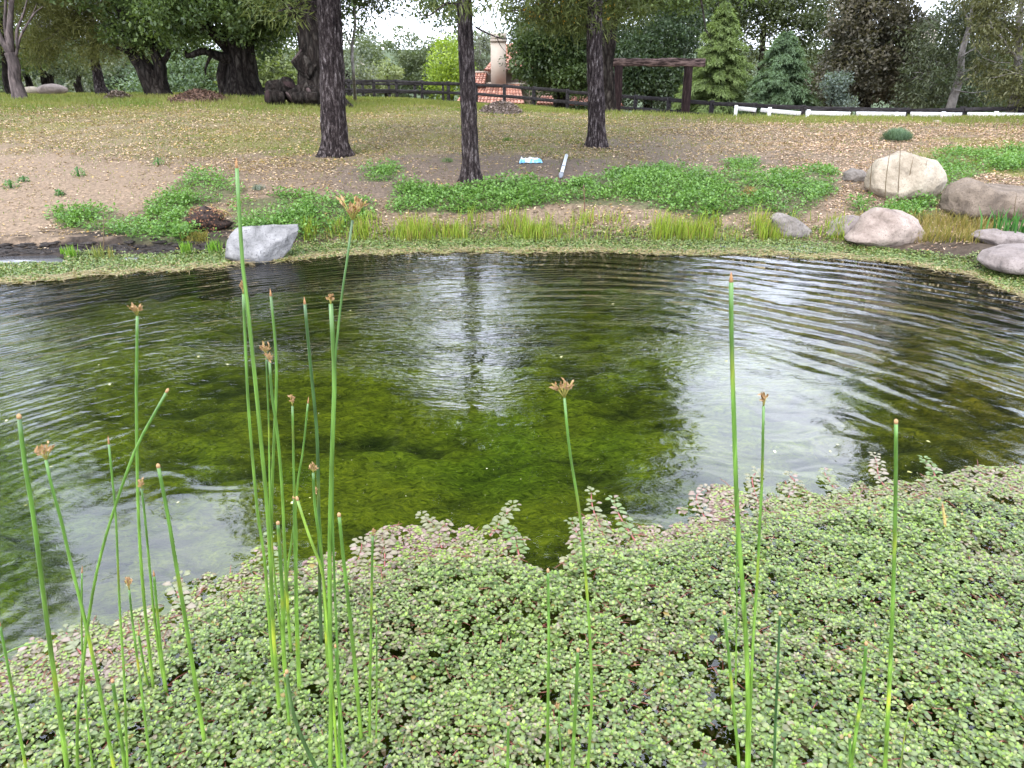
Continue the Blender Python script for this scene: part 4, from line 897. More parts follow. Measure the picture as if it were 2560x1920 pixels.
# --- bare forked tree at the left edge
Y = 27; b = np.array(gy(38, Y)); P = [b, at(38, 200, Y), at(36, 165, Y), at(26, 132, Y)]
tree('bare_forked_tree', 'grey tree at the left edge forking into smooth pinkish bare limbs', 'tree', b, (P, np.array([.235, .19, .185, .18])),
     [([at(26, 134, Y), at(10, 110, Y), at(-8, 70, Y), at(-20, 10, Y), at(-40, -120, Y)], [.125, .095, .075, .06, .04]), ([at(28, 134, Y), at(24, 80, Y), at(27, 30, Y), at(30, -40, Y), at(20, -200, Y)], [.125, .10, .085, .075, .04]),
      ([at(22, 120, Y), at(12, 60, Y + .2), at(14, 0, Y + .2), at(5, -100, Y + .2)], [.07, .05, .04, .02]), ([at(40, 140, Y), at(52, 90, Y), at(75, 50, Y), at(92, 10, Y)], [.05, .035, .022, .01]), ([at(58, 78, Y), at(85, 35, Y), at(108, 16, Y)], [.04, .025, .01]),
      ([at(45, 120, Y), at(42, 80, Y), at(60, 30, Y), at(72, -20, Y)], [.06, .05, .03, .015])],
     [E(-120, 23, Y, 3.2, 2.4, 70), E(-400, 30, Y, 3.6, 3, 60), E(-430, 38, Y, 3.5, 2.5, 60), E(-430, 17, Y - 1, 3, 3, 50)],
     m_leaf, m_bark_grey, OAK, .14, n=18, k=30, seed=81, flare=(.15, .15), ntwig=30, twigr=.014, nleaf=70)
bg_oak('dark trunk behind the bare forked tree', 14, 31, 0, [([(16, 200), (14, 170), (8, 120), (2, 40)], .16)], [B(-60, 60, 31, 1.5, 1.4, 26), B(0, 150, 31.5, .5, .3, 6), B(-60, -20, 31, 2, 1, 30)], seed=83, name='dark_oak')
# --- dark oak mass right of the house
bg_oak('dense dark evergreen oak beside the chimney', 1400, 47, 0, [([(1400, 200), (1395, 130), (1400, 60)], .4)],
       [B(1400, 130, 47, 2.9, 2.0, 120), B(1350, 150, 46, 1.6, 1.5, 60), B(1440, 190, 45.5, 1.9, 1.2, 60), B(1380, 60, 47, 2.8, 1.3, 80), B(1340, 90, 46, 1.2, 1.0, 36), B(1450, 80, 47, 2.2, 1.5, 50), E(1400, 7, 48, 5, 3, 60), E(1450, 12, 50, 5.5, 4, 60), E(1500, 18, 50, 5, 3.5, 60)], seed=91, name='dark_evergreen', nleaf=85, ls=.2, rc=(.4, .9))
Y = 28; b = np.array(gy(1520, Y)); P = [b, at(1518, 220, Y), at(1514, 160, Y), at(1522, 100, Y), at(1525, 40, Y), at(1515, -60, Y)]
tree('ridged_oak', 'oak with a deeply ridged grey trunk just behind the right hand pine', 'tree', b, (P, np.array([.34, .27, .24, .25, .22, .14])), [([at(1524, 90, Y), at(1545, 40, Y), at(1600, -20, Y), at(1680, -60, Y)], [.14, .12, .09, .04]), ([at(1522, 70, Y), at(1500, 10, Y), at(1450, -40, Y)], [.12, .09, .04])],
     [B(1560, -5, Y, 1.5, .55, 34), B(1640, -30, Y, 1.6, .5, 34), B(1740, -20, Y - 1, 1.2, .42, 22), B(1860, -35, Y - 2, 1.1, .4, 16), E(1500, 13, Y, 3.5, 2.2, 56), E(1560, 22, Y, 3.2, 2.2, 50), E(1660, 10, Y, 1.8, 1.2, 22)], m_leaf, m_bark_oak, OAK, .14, n=24, k=50, ridges=.2, seed=95, nleaf=70, ntwig=40)
bg_oak('dark leafy tree framed by the timber arch', 1620, 44, 0, [([(1625, 200), (1630, 100)], .3)], [B(1610, 150, 44, 2.4, 1.7, 90), B(1680, 200, 43, 1.9, 1.1, 50), B(1560, 200, 43, 1.5, 1.3, 40), B(1640, 70, 45, 2.8, 1.5, 80), B(1700, 100, 44, 1.4, 1.4, 36), E(1610, 7, 46, 4, 2.6, 54), E(1600, 13, 47, 4, 3.4, 40), E(1590, 20, 47, 3.5, 2.6, 40), E(1690, 10, 46, 2.6, 3.0, 40), E(1680, 17, 46, 2.6, 2.8, 40)], seed=101, name='leafy_tree', nleaf=80, ls=.19,
       cols=((.018, .035, .016), (.075, .11, .05)))
bg_oak('grey green tree glimpsed at the top between the arch and the light cedar', 1700, 52, 0, [([(1700, 200), (1705, 60)], .25)], [B(1700, 40, 52, 3.4, 1.5, 60), B(1760, -10, 53, 3.5, 1.4, 50)], seed=102, name='hazy_tree', cols=EUC, nleaf=70, ls=.2)

# --- two deodar cedars
def cedar(label, px, Y, py_top, half_px, py_bot, cols, seed, mul):
    r = np.random.RandomState(seed); b = np.array(gy(px, Y)); top = np.array(at(px, py_top, Y)); Hh = top[2] - b[2]; wid = half_px / 2003 * Y * 1.0
    root = thing('cedar_tree', label, 'cedar', tuple(b)); mb = MB(); tube(mb, [b, b + [0, 0, Hh * .5], top], [.12, .07, .012], 8, k=12); part(mb, 'trunk', m_bark_oak, root, True)
    bm, lm_ = MB(), MB(); nb = 230
    for i_ in range(nb):
        t = ((i_ + .5) / nb) ** .9; z = top[2] - t * (Hh - .25); a = r.uniform(0, 6.283); l = wid * (t ** .72) * r.uniform(.62, 1.08) + .12
        p0 = np.array([b[0], b[1], z]); d = np.array([math.cos(a), math.sin(a), 0]); s = np.linspace(0, 1, 7)[:, None]
        pts = p0 + d * l * s + np.array([[0, 0, 1.]]) * (l * (.34 * s - .52 * s ** 2))
        tube(bm, pts, np.linspace(.018, .004, 7), 3)
        m = int(26 + 46 * l); q = r.uniform(.12, 1, m); Pq = p0 + d * l * q[:, None] + np.array([[0, 0, 1.]]) * (l * (.34 * q - .52 * q ** 2))[:, None]
        sd = np.array([-d[1], d[0], 0]); sg = r.choice([-1, 1], m)
        off = r.uniform(0, .26, m) * (1.1 - q * .6) * l ** .5
        Pq = Pq + sd * (sg * off)[:, None] + np.array([[0, 0, -1.]]) * (off * .35 + r.uniform(0, .05, m))[:, None]
        for _ in range(5):
            D = d[None, :] * r.uniform(.2, 1, (m, 1)) + sd[None, :] * sg[:, None] * r.uniform(0, .9, (m, 1)) + np.array([[0, 0, -1.]]) * r.uniform(.0, .8, (m, 1)) + r.normal(0, .2, (m, 3))
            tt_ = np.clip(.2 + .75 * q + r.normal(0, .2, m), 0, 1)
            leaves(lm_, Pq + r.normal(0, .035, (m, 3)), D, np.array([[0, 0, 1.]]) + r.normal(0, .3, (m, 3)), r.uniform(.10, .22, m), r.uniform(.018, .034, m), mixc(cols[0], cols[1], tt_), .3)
    part(bm, 'branches', m_bark_oak, root, kind='stuff'); part(lm_, 'needles', m_needle, root, kind='stuff')
cedar('light yellow green weeping cedar right of the timber arch', 1797, 38, 5, 122, 258, ((.06, .095, .03), (.23, .30, .11)), 5, 1)
cedar('blue green layered cedar, right of the lighter cedar', 1955, 36.5, 78, 135, 264, ((.045, .08, .04), (.18, .26, .145)), 6, 1)

# --- right hand side
bg_oak('tall brownish purple leaved evergreen, widest of the right hand trees', 2170, 36, 0, [([(2170, 200), (2165, 100), (2170, 0)], .35)],
       [B(2180, 150, 36, 2.0, 2.0, 130), B(2100, 190, 35.5, 1.2, 1.2, 50), B(2250, 200, 35.6, 1.2, 1.2, 50), B(2190, 50, 36, 1.8, 1.5, 90), B(2130, 90, 36, 1.2, 1.2, 40), B(2240, 90, 36, 1.0, 1.3, 36), B(2180, -30, 36.5, 1.5, 1.1, 40), E(2190, 9, 36.5, 2.0, 2.6, 40), E(2230, 13.5, 37, 2.2, 2.2, 40)], seed=111, name='bronze_evergreen', cols=BROWN, nleaf=80, ls=.17, rc=(.3, .65))
bg_oak('bluish grey sapling in front of the bronze evergreen', 2080, 33, 0, [([(2080, 250), (2080, 200)], .06)], [B(2090, 215, 33, .55, .62, 26), B(2110, 255, 33, .6, .3, 14)], seed=112, name='grey_sapling', cols=((.07, .095, .08), (.17, .21, .18)), nleaf=60, ls=.12, rc=(.2, .4))
bg_oak('dark green tree top rising behind the two cedars', 1900, 50, 0, [([(1900, 200), (1910, 60)], .3)], [B(1890, 30, 50, 2.6, 1.5, 90), B(2000, 20, 50, 2.6, 1.6, 90), B(1820, 10, 51, 2.4, 1.2, 60), B(2040, 110, 48, 1.8, 2.2, 50), B(1900, 130, 50, 3, 2.2, 50), B(2050, -10, 50, 2.5, 1.2, 36)], seed=113, name='tall_tree', cols=((.03, .045, .02), (.11, .13, .05)), nleaf=65, ls=.2)
Y = 27; 
def eucalyptus(label, px, Y, pts, limbs, blobs, seed, cols=EUC, r0=.2, ls=.17, nt=70):
    b = np.array(gy(px, Y)); P = [b] + [at(a, c_, Y) for a, c_ in pts]
    tree('eucalyptus', label, 'tree', b, (P, np.linspace(r0, r0 * .3, len(P))), [([at(a, c_, Y - .2) for a, c_ in l], np.linspace(r, r * .25, len(l))) for l, r in limbs], blobs, m_leaf, m_bark_white, cols, ls, n=12, k=24, flare=None, seed=seed, droop=.5, aspect=.28, nleaf=75, ntwig=nt, twigr=.016, rc=(.3, .7))
eucalyptus('thin eucalyptus with bare pale forking branches, right of the bronze evergreen', 2385, 32, [(2385, 240), (2400, 190), (2405, 130), (2425, 60), (2440, -30)],
           [([(2395, 210), (2440, 180), (2480, 150), (2495, 125)], .05), ([(2400, 185), (2440, 165), (2470, 130)], .035), ([(2404, 140), (2430, 125), (2460, 110)], .03), ([(2385, 225), (2430, 232), (2470, 226)], .03), ([(2425, 60), (2410, 20), (2415, -20)], .04), ([(2425, 60), (2440, 20), (2436, -30)], .04)],
           [B(2330, 180, 33, 1.3, 1.2, 50), B(2440, 120, 33, 1.3, 1.1, 44), B(2350, 90, 33.5, 1.2, .7, 26), B(2450, 40, 33, 1.1, .7, 26), B(2380, 20, 33.5, .9, .5, 14), B(2470, 220, 33, 1.5, .9, 50), B(2330, 240, 33, 1.1, .6, 30)], 121)
eucalyptus('leafy eucalyptus filling the right edge, yellowish leaves', 2540, 29, [(2540, 240), (2545, 150), (2550, 40), (2560, -60)], [([(2545, 150), (2500, 90), (2470, 60)], .06)],
           [B(2540, 150, 29, 1.2, 1.3, 60), B(2530, 40, 29, 1.3, .9, 50), B(2600, 220, 28.5, 1.2, .8, 40), B(2480, -10, 29.5, 1, .6, 24), E(2560, 10, 29, 2.8, 2.4, 44), E(2440, 9, 31, 2.4, 2.2, 44), E(2380, 13, 32, 2.2, 2, 40), E(2520, 15, 29, 2.4, 1.6, 40)], 122, cols=((.06, .065, .025), (.17, .17, .07)))
eucalyptus('tall eucalyptus beyond the right edge whose crown spreads high over the pond', 2720, 19, [(2700, 100), (2680, -200), (2640, -600), (2600, -1000)], [([(2680, -200), (2600, -450), (2500, -620)], .1), ([(2660, -400), (2620, -700), (2480, -900)], .1)],
           [E(2540, 23, 19, 2.8, 2.2, 110), E(2440, 27.5, 19, 1.6, 1.5, 60), E(2620, 27, 18.5, 2.4, 2.4, 90), E(2720, 21, 18, 2.4, 2.2, 80), E(2450, 19, 19.5, 1.3, 1.0, 30), E(2560, 34, 18.5, 2, 1.2, 50)], 123, cols=OLIVE, r0=.3, ls=.16)
eucalyptus('feathery eucalyptus in front of the sky left of the chimney', 1190, 74, [(1195, 180), (1200, 120), (1195, 90)], [([(1198, 150), (1185, 120), (1175, 100)], .06)],
           [B(1195, 140, 74, 1.8, 1.9, 50), B(1175, 170, 74, 1.6, 1.5, 40), B(1215, 110, 75, 1.0, 1.3, 20)], 124, cols=((.09, .105, .075), (.2, .215, .15)), ls=.26, nt=10)

# --- distant trees past the fence
def round_tree(label, px, py, Y, rx, rz, cols, seed, n=90, ls=.28, name='round_tree', rc=(.5, 1.1), **kw):
    c = at(px, py, Y); b = np.array([c.x, c.y, tz(c.x, c.y)])
    return tree(name, label, 'tree', b, ([b, [b[0], b[1], (b[2] + c.z) / 2], tuple(c)], np.array([.35, .25, .12])), [], [(tuple(c), (rx, rx, rz), n), ((c.x - rx * .3, c.y - rx * .4, c.z - rz * .6), (rx * .9, rx * .7, rz * .6), n // 2)], m_leaf, m_bark_oak, cols, ls, n=8, k=8, flare=None, seed=seed, nleaf=70, rc=rc, **kw)
round_tree('wide olive green oak beyond the fence, left half of the gap', 985, 160, 84, 4.4, 3.2, OLIVE, 131, 100)
round_tree('olive green oak beyond the fence, right behind the lime tree', 1075, 165, 82, 3.6, 2.7, ((.045, .065, .028), (.12, .145, .065)), 132, 80)
round_tree('bright lime green spring tree beside the middle pine', 1125, 165, 66, 1.9, 2.3, LIME, 133, 60, ls=.22, name='lime_tree')
round_tree('pale sage shrub at the fence, the taller of two', 965, 190, 62, 1.3, 1.15, PALE, 134, 26, ls=.2, name='sage_shrub', rc=(.3, .6))
round_tree('low pale yellow shrub at the fence, left of the taller sage one', 915, 200, 62, 1.2, .75, ((.17, .19, .07), (.3, .32, .15)), 135, 20, ls=.2, name='yellow_shrub', rc=(.3, .6))
round_tree('grey green tree between the giant oak and the slim pale tree', 868, 175, 56, 1.6, 2.6, SAGE, 136, 40, ls=.2)
round_tree('small dark round tree on the far hilltop', 920, 112, 150, 3.6, 2.6, ((.10, .125, .10), (.17, .19, .15)), 137, 30, ls=.5, name='hill_tree', rc=(.8, 1.4))
round_tree('far grey green tree just left of the middle pine', 1150, 130, 120, 3.4, 4.2, ((.09, .11, .06), (.19, .21, .11)), 138, 40, ls=.4, name='hill_tree', rc=(.8, 1.4))
wd = [(20, 190, 62, 4.2, 1.8, SAGE, 'pale grey scrub at the left edge behind the trunks'), (90, 165, 66, 4.5, 2.6, OLIVE, 'olive scrub behind the many stemmed oak'), (200, 185, 58, 3.6, 1.7, SAGE, 'sage scrub left of the leaning pine trunk'), (290, 175, 60, 3.8, 2.0, ((.08, .12, .07), (.2, .26, .16)), 'mint green scrub between leaning pine and forked oak'),
      (360, 150, 64, 4.0, 2.6, OLIVE, 'olive scrub behind the forked oak'), (455, 185, 56, 3.4, 1.7, ((.06, .10, .055), (.16, .22, .12)), 'green scrub between forked oak and large oak'), (520, 150, 60, 3.8, 2.6, OAK, 'darker scrub behind the low limbs of the large oak'),
      (690, 130, 44, 2.2, 2.1, OLIVE, 'drooping olive foliage between the large oak and the giant oak'), (700, 195, 42, 2.0, 1.2, ((.09, .12, .04), (.22, .26, .09)), 'yellowish scrub above the log pile'), (300, 60, 70, 7, 4, OLIVE, 'tall hazy trees far behind the leaning pine'),
      (80, 50, 72, 7, 4, EUC, 'tall hazy trees far behind the bare forked tree'), (480, 60, 72, 7, 4, OLIVE, 'tall hazy trees far behind the large oak'), (690, 40, 62, 3.6, 2.6, OLIVE, 'hazy tree top left of the giant oak'),
      (1560, 60, 62, 5, 4, OAKD, 'dark tree far behind the ridged oak'), (1740, 150, 58, 5, 3.5, EUC, 'grey green tree behind the light cedar'), (2080, 160, 56, 4.5, 3.2, OLIVE, 'olive tree between blue green cedar and bronze evergreen'), (2330, 120, 54, 4.2, 3.0, ((.04, .055, .03), (.13, .15, .09)), 'dull green tree right behind the bronze evergreen'),
      (2460, 200, 50, 4.2, 2.0, ((.035, .055, .03), (.11, .14, .07)), 'dark green shrubbery at the foot of the pale branches'), (2560, 120, 52, 4.2, 3.4, OLIVE, 'olive tree behind the right edge eucalyptus'), (2350, 250, 42, 2.2, .8, ((.03, .06, .03), (.1, .14, .07)), 'low dark shrubs behind the right part of the fence'), (2560, 240, 40, 2.4, 1, ((.04, .07, .035), (.12, .17, .08)), 'leafy shrubs above the fence at the right edge'),
      (1470, 160, 60, 4.0, 3.6, OAKD, 'dark oak behind the right hand pine')]
wd += [(-140, 130, 40, 4.5, 3.5, OAK, 'oak past the left edge of the view, nearest the bare forked tree'), (-420, 140, 36, 4.5, 3.5, OLIVE, 'olive tree well past the left edge of the view'), (-800, 120, 38, 5, 4, OAKD, 'dark oak farthest past the left edge of the view'), (-280, 60, 58, 7, 5, OLIVE, 'tall hazy trees behind the oaks past the left edge'), (-1300, 100, 40, 6, 5, OAK, 'broad oak at the far left end of the meadow'),
       (2800, 120, 38, 4.5, 4, OAK, 'oak past the right edge of the view beyond the fence'), (3100, 130, 40, 5, 4, OLIVE, 'olive tree farther past the right edge of the view'), (3500, 120, 38, 5, 4, OAKD, 'dark oak at the right end of the fence line')]
for i_, (px, py, Y, rx, rz, cl_, lab) in enumerate(wd):
    round_tree(lab, px, py, Y, rx, rz, cl_, 150 + i_, int(36 + rx * rz * 3.2), ls=.17 + .0012 * Y, name='background_tree')

# drooping dark twig hanging in front of the light cedar
b = at(1745, -40, 24); mb = MB(); tube(mb, [at(1745, -40, 24), at(1756, 20, 24), at(1762, 60, 24), at(1765, 76, 24), at(1780, 102, 24)], [.035, .028, .02, .015, .008], 6, k=16); tube(mb, [at(1765, 76, 24), at(1775, 84, 24.05), at(1777, 95, 24.05)], [.012, .008, .004], 5)
for i_ in bpy.data.objects:
    if i_.name == 'ridged_oak': part(mb, 'hanging_branch', m_bark_oak, i_, True); break

# ================================================================ HOUSE
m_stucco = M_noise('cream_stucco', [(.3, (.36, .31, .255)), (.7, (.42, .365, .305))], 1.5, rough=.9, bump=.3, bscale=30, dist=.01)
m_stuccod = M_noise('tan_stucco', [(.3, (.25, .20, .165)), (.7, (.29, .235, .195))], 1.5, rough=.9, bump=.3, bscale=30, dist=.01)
m_tile = M_noise('clay_tile', [(.25, (.26, .085, .05)), (.5, (.38, .175, .115)), (.75, (.52, .31, .22))], 3.2, rough=.8, bump=.2, bscale=20, dist=.01, attr=True)
m_void = M_noise('dark_glass', [(.3, (.02, .02, .025)), (.7, (.04, .04, .045))], 2, rough=.15, bump=0)
HY = 60
hb = np.array(at(1300, 300, HY)); hb[2] = tz(hb[0], hb[1])
house = thing('house', 'cream stucco house with red clay tile roofs and a tall chimney beyond the fence', 'house', tuple(hb))
def wallbox(x0, x1, y0, y1, Y, dep, name, mat, par=house):
    a = at(x0, y1, Y); c = at(x1, y0, Y); mb = MB(); box(mb, ((a.x + c.x) / 2, Y + dep / 2, (a.z + c.z) / 2), (c.x - a.x, dep, c.z - a.z)); return part(mb, name, mat, par)
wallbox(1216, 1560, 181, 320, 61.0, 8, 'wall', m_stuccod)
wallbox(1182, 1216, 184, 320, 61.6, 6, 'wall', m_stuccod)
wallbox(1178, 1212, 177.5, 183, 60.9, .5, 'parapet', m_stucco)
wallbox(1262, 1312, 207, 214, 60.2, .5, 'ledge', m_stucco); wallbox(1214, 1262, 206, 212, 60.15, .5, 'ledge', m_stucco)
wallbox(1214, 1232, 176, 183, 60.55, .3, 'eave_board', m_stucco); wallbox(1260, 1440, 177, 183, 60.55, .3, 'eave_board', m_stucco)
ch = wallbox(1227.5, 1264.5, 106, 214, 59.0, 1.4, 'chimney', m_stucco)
for (x0, x1, y0, y1, dd) in [(1227, 1266, 82, 99, .06), (1225.5, 1267.5, 99, 103, .10), (1227, 1266, 103, 106.5, .03)]:
    a = at(x0, y1, 59); c = at(x1, y0, 59); mb = MB(); box(mb, ((a.x + c.x) / 2, 59.7, (a.z + c.z) / 2), (c.x - a.x, 1.4 + dd * 2, c.z - a.z)); L0 = house
    o = part(mb, 'chimney_cap', m_stucco, house)
def tile_roof(pts_eave, pts_ridge, name, nx_, ny_):
    """rows of half-round clay tiles between an eave line (left, right) and a ridge line (left, right)"""
    e0, e1 = map(np.array, pts_eave); r0, r1 = map(np.array, pts_ridge); mb = MB()
    upn = np.cross(e1 - e0, r0 - e0); upn /= np.linalg.norm(upn); upn *= -1 if upn[2] < 0 else 1
    mb.add([e0, e1, r1, r0], [[0, 1, 2, 3]], (.9, .9, .9))
    th = np.linspace(0, math.pi, 6)
    for j in range(ny_):
        for i_ in range(nx_):
            u0, u1 = (i_ + .04) / nx_, (i_ + .98) / nx_; v0, v1 = j / ny_, (j + 1.22) / ny_
            def Pq(u, v): return (e0 * (1 - u) + e1 * u) * (1 - v) + (r0 * (1 - u) + r1 * u) * v
            a, b_, c_, d_ = Pq(u0, v0), Pq(u1, v0), Pq(u1, v1), Pq(u0, v1); rad = np.linalg.norm(b_ - a) / 2
            V = []
            for (l, r_, lift) in ((a, b_, .045), (d_, c_, .0)):
                m_ = (l + r_) / 2; h_ = (r_ - l) / 2
                for q in th: V.append(m_ + h_ * -math.cos(q) + upn * (math.sin(q) * rad * .85 + lift + .01))
            col = np.array([1, 1, 1]) * random.uniform(.6, 1.25)
            base = mb.n; mb.add(V, [[q, q + 1, 6 + q + 1, 6 + q] for q in range(5)], col); mb.f.append(np.array([[0, 1, 2, 3, 4, 5]]) + base)
    root = part(mb, name, m_tile, house, kind='stuff'); return root
A3 = lambda x, y, Y: tuple(at(x, y, Y))
tile_roof((A3(1209, 178, 60.2), A3(1440, 178, 60.2)), (A3(1262, 112, 65), A3(1400, 112, 65)), 'roof_tiles', 26, 10)
tile_roof((A3(1172, 212, 58.6), A3(1211, 212, 58.6)), (A3(1180, 184, 61.2), A3(1219, 184, 61.2)), 'roof_tiles', 5, 5)
tile_roof((A3(1136, 262, 55), A3(1312, 262, 55)), (A3(1172, 214, 60), A3(1300, 214, 60)), 'roof_tiles', 20, 6)
tile_roof((A3(1340, 262, 53), A3(1560, 266, 53)), (A3(1352, 243, 55), A3(1540, 246, 55)), 'roof_tiles', 26, 4)
wallbox(1316, 1334, 186, 204, 60.98, .3, 'window', m_void)
# far buildings on the hill
for (x0, x1, y0, y1, Y, lab, nm) in [(890, 922, 122, 138, 210, 'small pale house on the far hill seen beside the slim pale tree', 'hill_house'), (2318, 2352, 46, 70, 190, 'pale building high on the hill seen through the right hand trees', 'hill_house')]:
    a = at(x0, y1, Y); c = at(x1, y0, Y); bz = tz(a.x, Y); h = thing(nm, lab, 'house', ((a.x + c.x) / 2, Y + 3, bz)); mb = MB(); box(mb, ((a.x + c.x) / 2, Y + 3, (bz + c.z - .6) / 2), (c.x - a.x, 6, c.z - .6 - bz)); part(mb, 'wall', m_stucco, h)
    mb = MB(); cx = (a.x + c.x) / 2; w2 = (c.x - a.x) / 2 + .4; z0 = c.z - .6; mb.add_polys([(cx - w2, Y - .4, z0), (cx + w2, Y - .4, z0), (cx + w2, Y + 6.4, z0), (cx - w2, Y + 6.4, z0), (cx - w2, Y + 3, z0 + .9), (cx + w2, Y + 3, z0 + .9)], [[0, 1, 5, 4], [2, 3, 4, 5], [1, 2, 5], [3, 0, 4], [0, 3, 2, 1]]); part(mb, 'roof', m_rail, h)
    for q in range(3):
        xq = a.x + (c.x - a.x) * (q + .5) / 3; mb = MB(); box(mb, (xq, Y - .02, c.z - 1.5), ((c.x - a.x) / 7, .1, .8)); part(mb, 'window', m_void, h)

# ================================================================ FENCES
FX = [700, 858, 1000, 1156, 1262, 1366, 1469, 1558, 1659, 1730, 1904, 2112, 2273, 2559, 2800]
FT = [200, 199, 200, 206, 212, 220, 229, 237, 243, 250, 260, 269, 271, 265, 262]
FY = [50, 47, 46, 44, 42, 40, 38, 36, 34, 33, 31, 29.5, 29, 28.5, 28]
def fence(name, label, posts, Yf, topf, rails, postw, railh, mat_p, mat_r, post_top=.03, post_len=1.35, cat='fence', ext=0, thick=.05, skip=()):
    root = None; pts = []
    for px in posts: 
        Y = Yf(px); pts.append(np.array(at(px, topf(px), Y)))
    b0 = pts[0].copy(); b0[2] = tz(b0[0], b0[1]); root = thing(name, label, cat, tuple(b0))
    for i_, p in enumerate(pts):
        z0 = min(tz(p[0], p[1]) - .1, p[2] - post_len); mb = MB(); beam(mb, (p[0], p[1] + .09, z0), (p[0] + rs.uniform(-.02, .02), p[1] + .09, p[2] + post_top), postw, postw, rough=.008, k=4); part(mb, 'post', mat_p, root)
    for i_ in range(len(pts) - 1):
        if i_ in skip: continue
        a, b = pts[i_], pts[i_ + 1]; d = (b - a) / np.linalg.norm(b - a)
        for dz in rails:
            j1, j2 = rs.uniform(-.02, .02, 2); mb = MB(); beam(mb, a + d * .012 + [0, 0, -dz - railh / 2 + j1], b - d * .012 + [0, 0, -dz - railh / 2 + j2], thick, railh, rough=.006, k=5); part(mb, 'rail', mat_r, root)
    return root
fY = lambda p: float(np.interp(p, FX, FY)); fT = lambda p: float(np.interp(p, FX, FT))
fence('rail_fence', 'long dark weathered three rail fence curving along the back of the meadow', [640, 762, 870, 932, 990, 1053, 1120, 1190, 1261, 1334, 1420, 1500, 1590, 1675, 1782, 1890, 2010, 2125, 2270, 2412, 2560, 2720], fY, fT, [0, .48, .95], .17, .15, m_rail, m_rail)
fence('rear_rail_fence', 'second dark rail fence seen through the first one beyond', [800, 905, 972, 1036, 1107, 1180], lambda p: 53, lambda p: 205 + (p - 800) * .008, [0.02, .55], .16, .13, m_rail, m_rail)
# wire mesh on the fence panel right of the chimney
fence('low_dark_fence', 'short low dark rail fence between the two big oaks', [612, 668, 705], lambda p: 30, lambda p: 224 - (p - 612) * .13, [0, .30], .14, .12, m_rail, m_rail, post_len=.9)
# white low fence, T posts
WX = [1835, 1925, 2022, 2240, 2360, 2490, 2640]
wf = [(1837, 1890, 265, 272), (1902, 2002, 270, 281), (2014, 2126, 277, 282), (2140, 2264, 279, 283), (2276, 2404, 280, 284), (2418, 2600, 281, 285)]
root = thing('white_fence', 'low white painted rail fence in the grass in front of the dark rails, right side', 'fence', tuple(np.array(gy(1840, 27))))
for (x0, x1, y0, y1) in wf:
    Ya, Yb = fY(x0) - .3, fY(x1) - .3; a = np.array(at(x0, y0 + 5, Ya)); b = np.array(at(x1, y1 + (0 if x0 > 1990 else 0) + 3, Yb)); mb = MB(); beam(mb, a, b, .05, .145, rough=.002, k=3); part(mb, 'rail', m_white, root)
for (px, y0, y1) in [(1841, 263, 290), (1925, 268, 294), (2022, 274, 292), (2242, 280, 297), (2360, 279, 297), (2492, 278, 296)]:
    Y = fY(px) - .38; a = np.array(at(px, y0, Y)); z0 = tz(a[0], a[1]) - .1; mb = MB(); beam(mb, (a[0], a[1], z0), tuple(a), .115, .115, rough=.002, k=3); part(mb, 'post', m_white, root)

# ================================================================ TIMBER ARCH
Y = 30.5; arch = thing('timber_arch', 'old timber gateway of two dark posts under one long weathered beam', 'gateway', tuple(np.array(gy(1635, Y))))
for (px, y0) in [(1547, 164), (1722, 166)]:
    a = np.array(at(px, y0, Y)); mb = MB(); beam(mb, (a[0], a[1], tz(a[0], a[1]) - .2), tuple(a), .30, .28, rough=.015, k=8); part(mb, 'post', m_timber_dark, arch)
mb = MB(); beam(mb, at(1517, 156, Y), at(1762, 156, Y), .32, .27, rough=.022, k=14); part(mb, 'beam', m_timber, arch)
# ================================================================ ROCKS
def m_rock(name, a, b, c_, dark=(.05, .045, .04), sc_=3, bump=1.0): return M_noise(name, [(.30, tuple(v * .68 for v in dark)), (.40, tuple(v * .68 for v in a)), (.58, tuple(v * .68 for v in b)), (.78, tuple(v * .68 for v in c_))], sc_, (1, 1, 1), 9, .9, bump, 14, .03, .2, distortion=.8, speck=(55, tuple(v * .55 for v in a)))
R_granite = m_rock('granite_grey', (.19, .185, .18), (.31, .30, .29), (.47, .46, .45), (.07, .07, .065), 4.5, 1.0)
R_cream = m_rock('boulder_cream', (.36, .30, .22), (.50, .43, .33), (.60, .53, .43), (.16, .13, .10), 2.2)
R_pink = m_rock('boulder_pinkish', (.30, .235, .195), (.46, .375, .315), (.58, .48, .41), (.10, .075, .06), 2.6)
R_brown = m_rock('boulder_brown', (.16, .125, .095), (.26, .205, .155), (.36, .29, .23), (.06, .05, .04), 3.2)
R_grey = m_rock('boulder_dull', (.20, .175, .15), (.30, .265, .235), (.42, .37, .33), (.07, .06, .05), 4)
R_flat = m_rock('flat_stone', (.24, .20, .18), (.33, .28, .255), (.42, .36, .33), (.13, .11, .10), 4)
import bmesh
def ico(sub):
    bm = bmesh.new(); bmesh.ops.create_icosphere(bm, subdivisions=sub, radius=1); v = np.array([x.co[:] for x in bm.verts]); f = np.array([[q.index for q in x.verts] for x in bm.faces]); bm.free(); return v, f
ICO = {s: ico(s) for s in (3, 4, 5)}
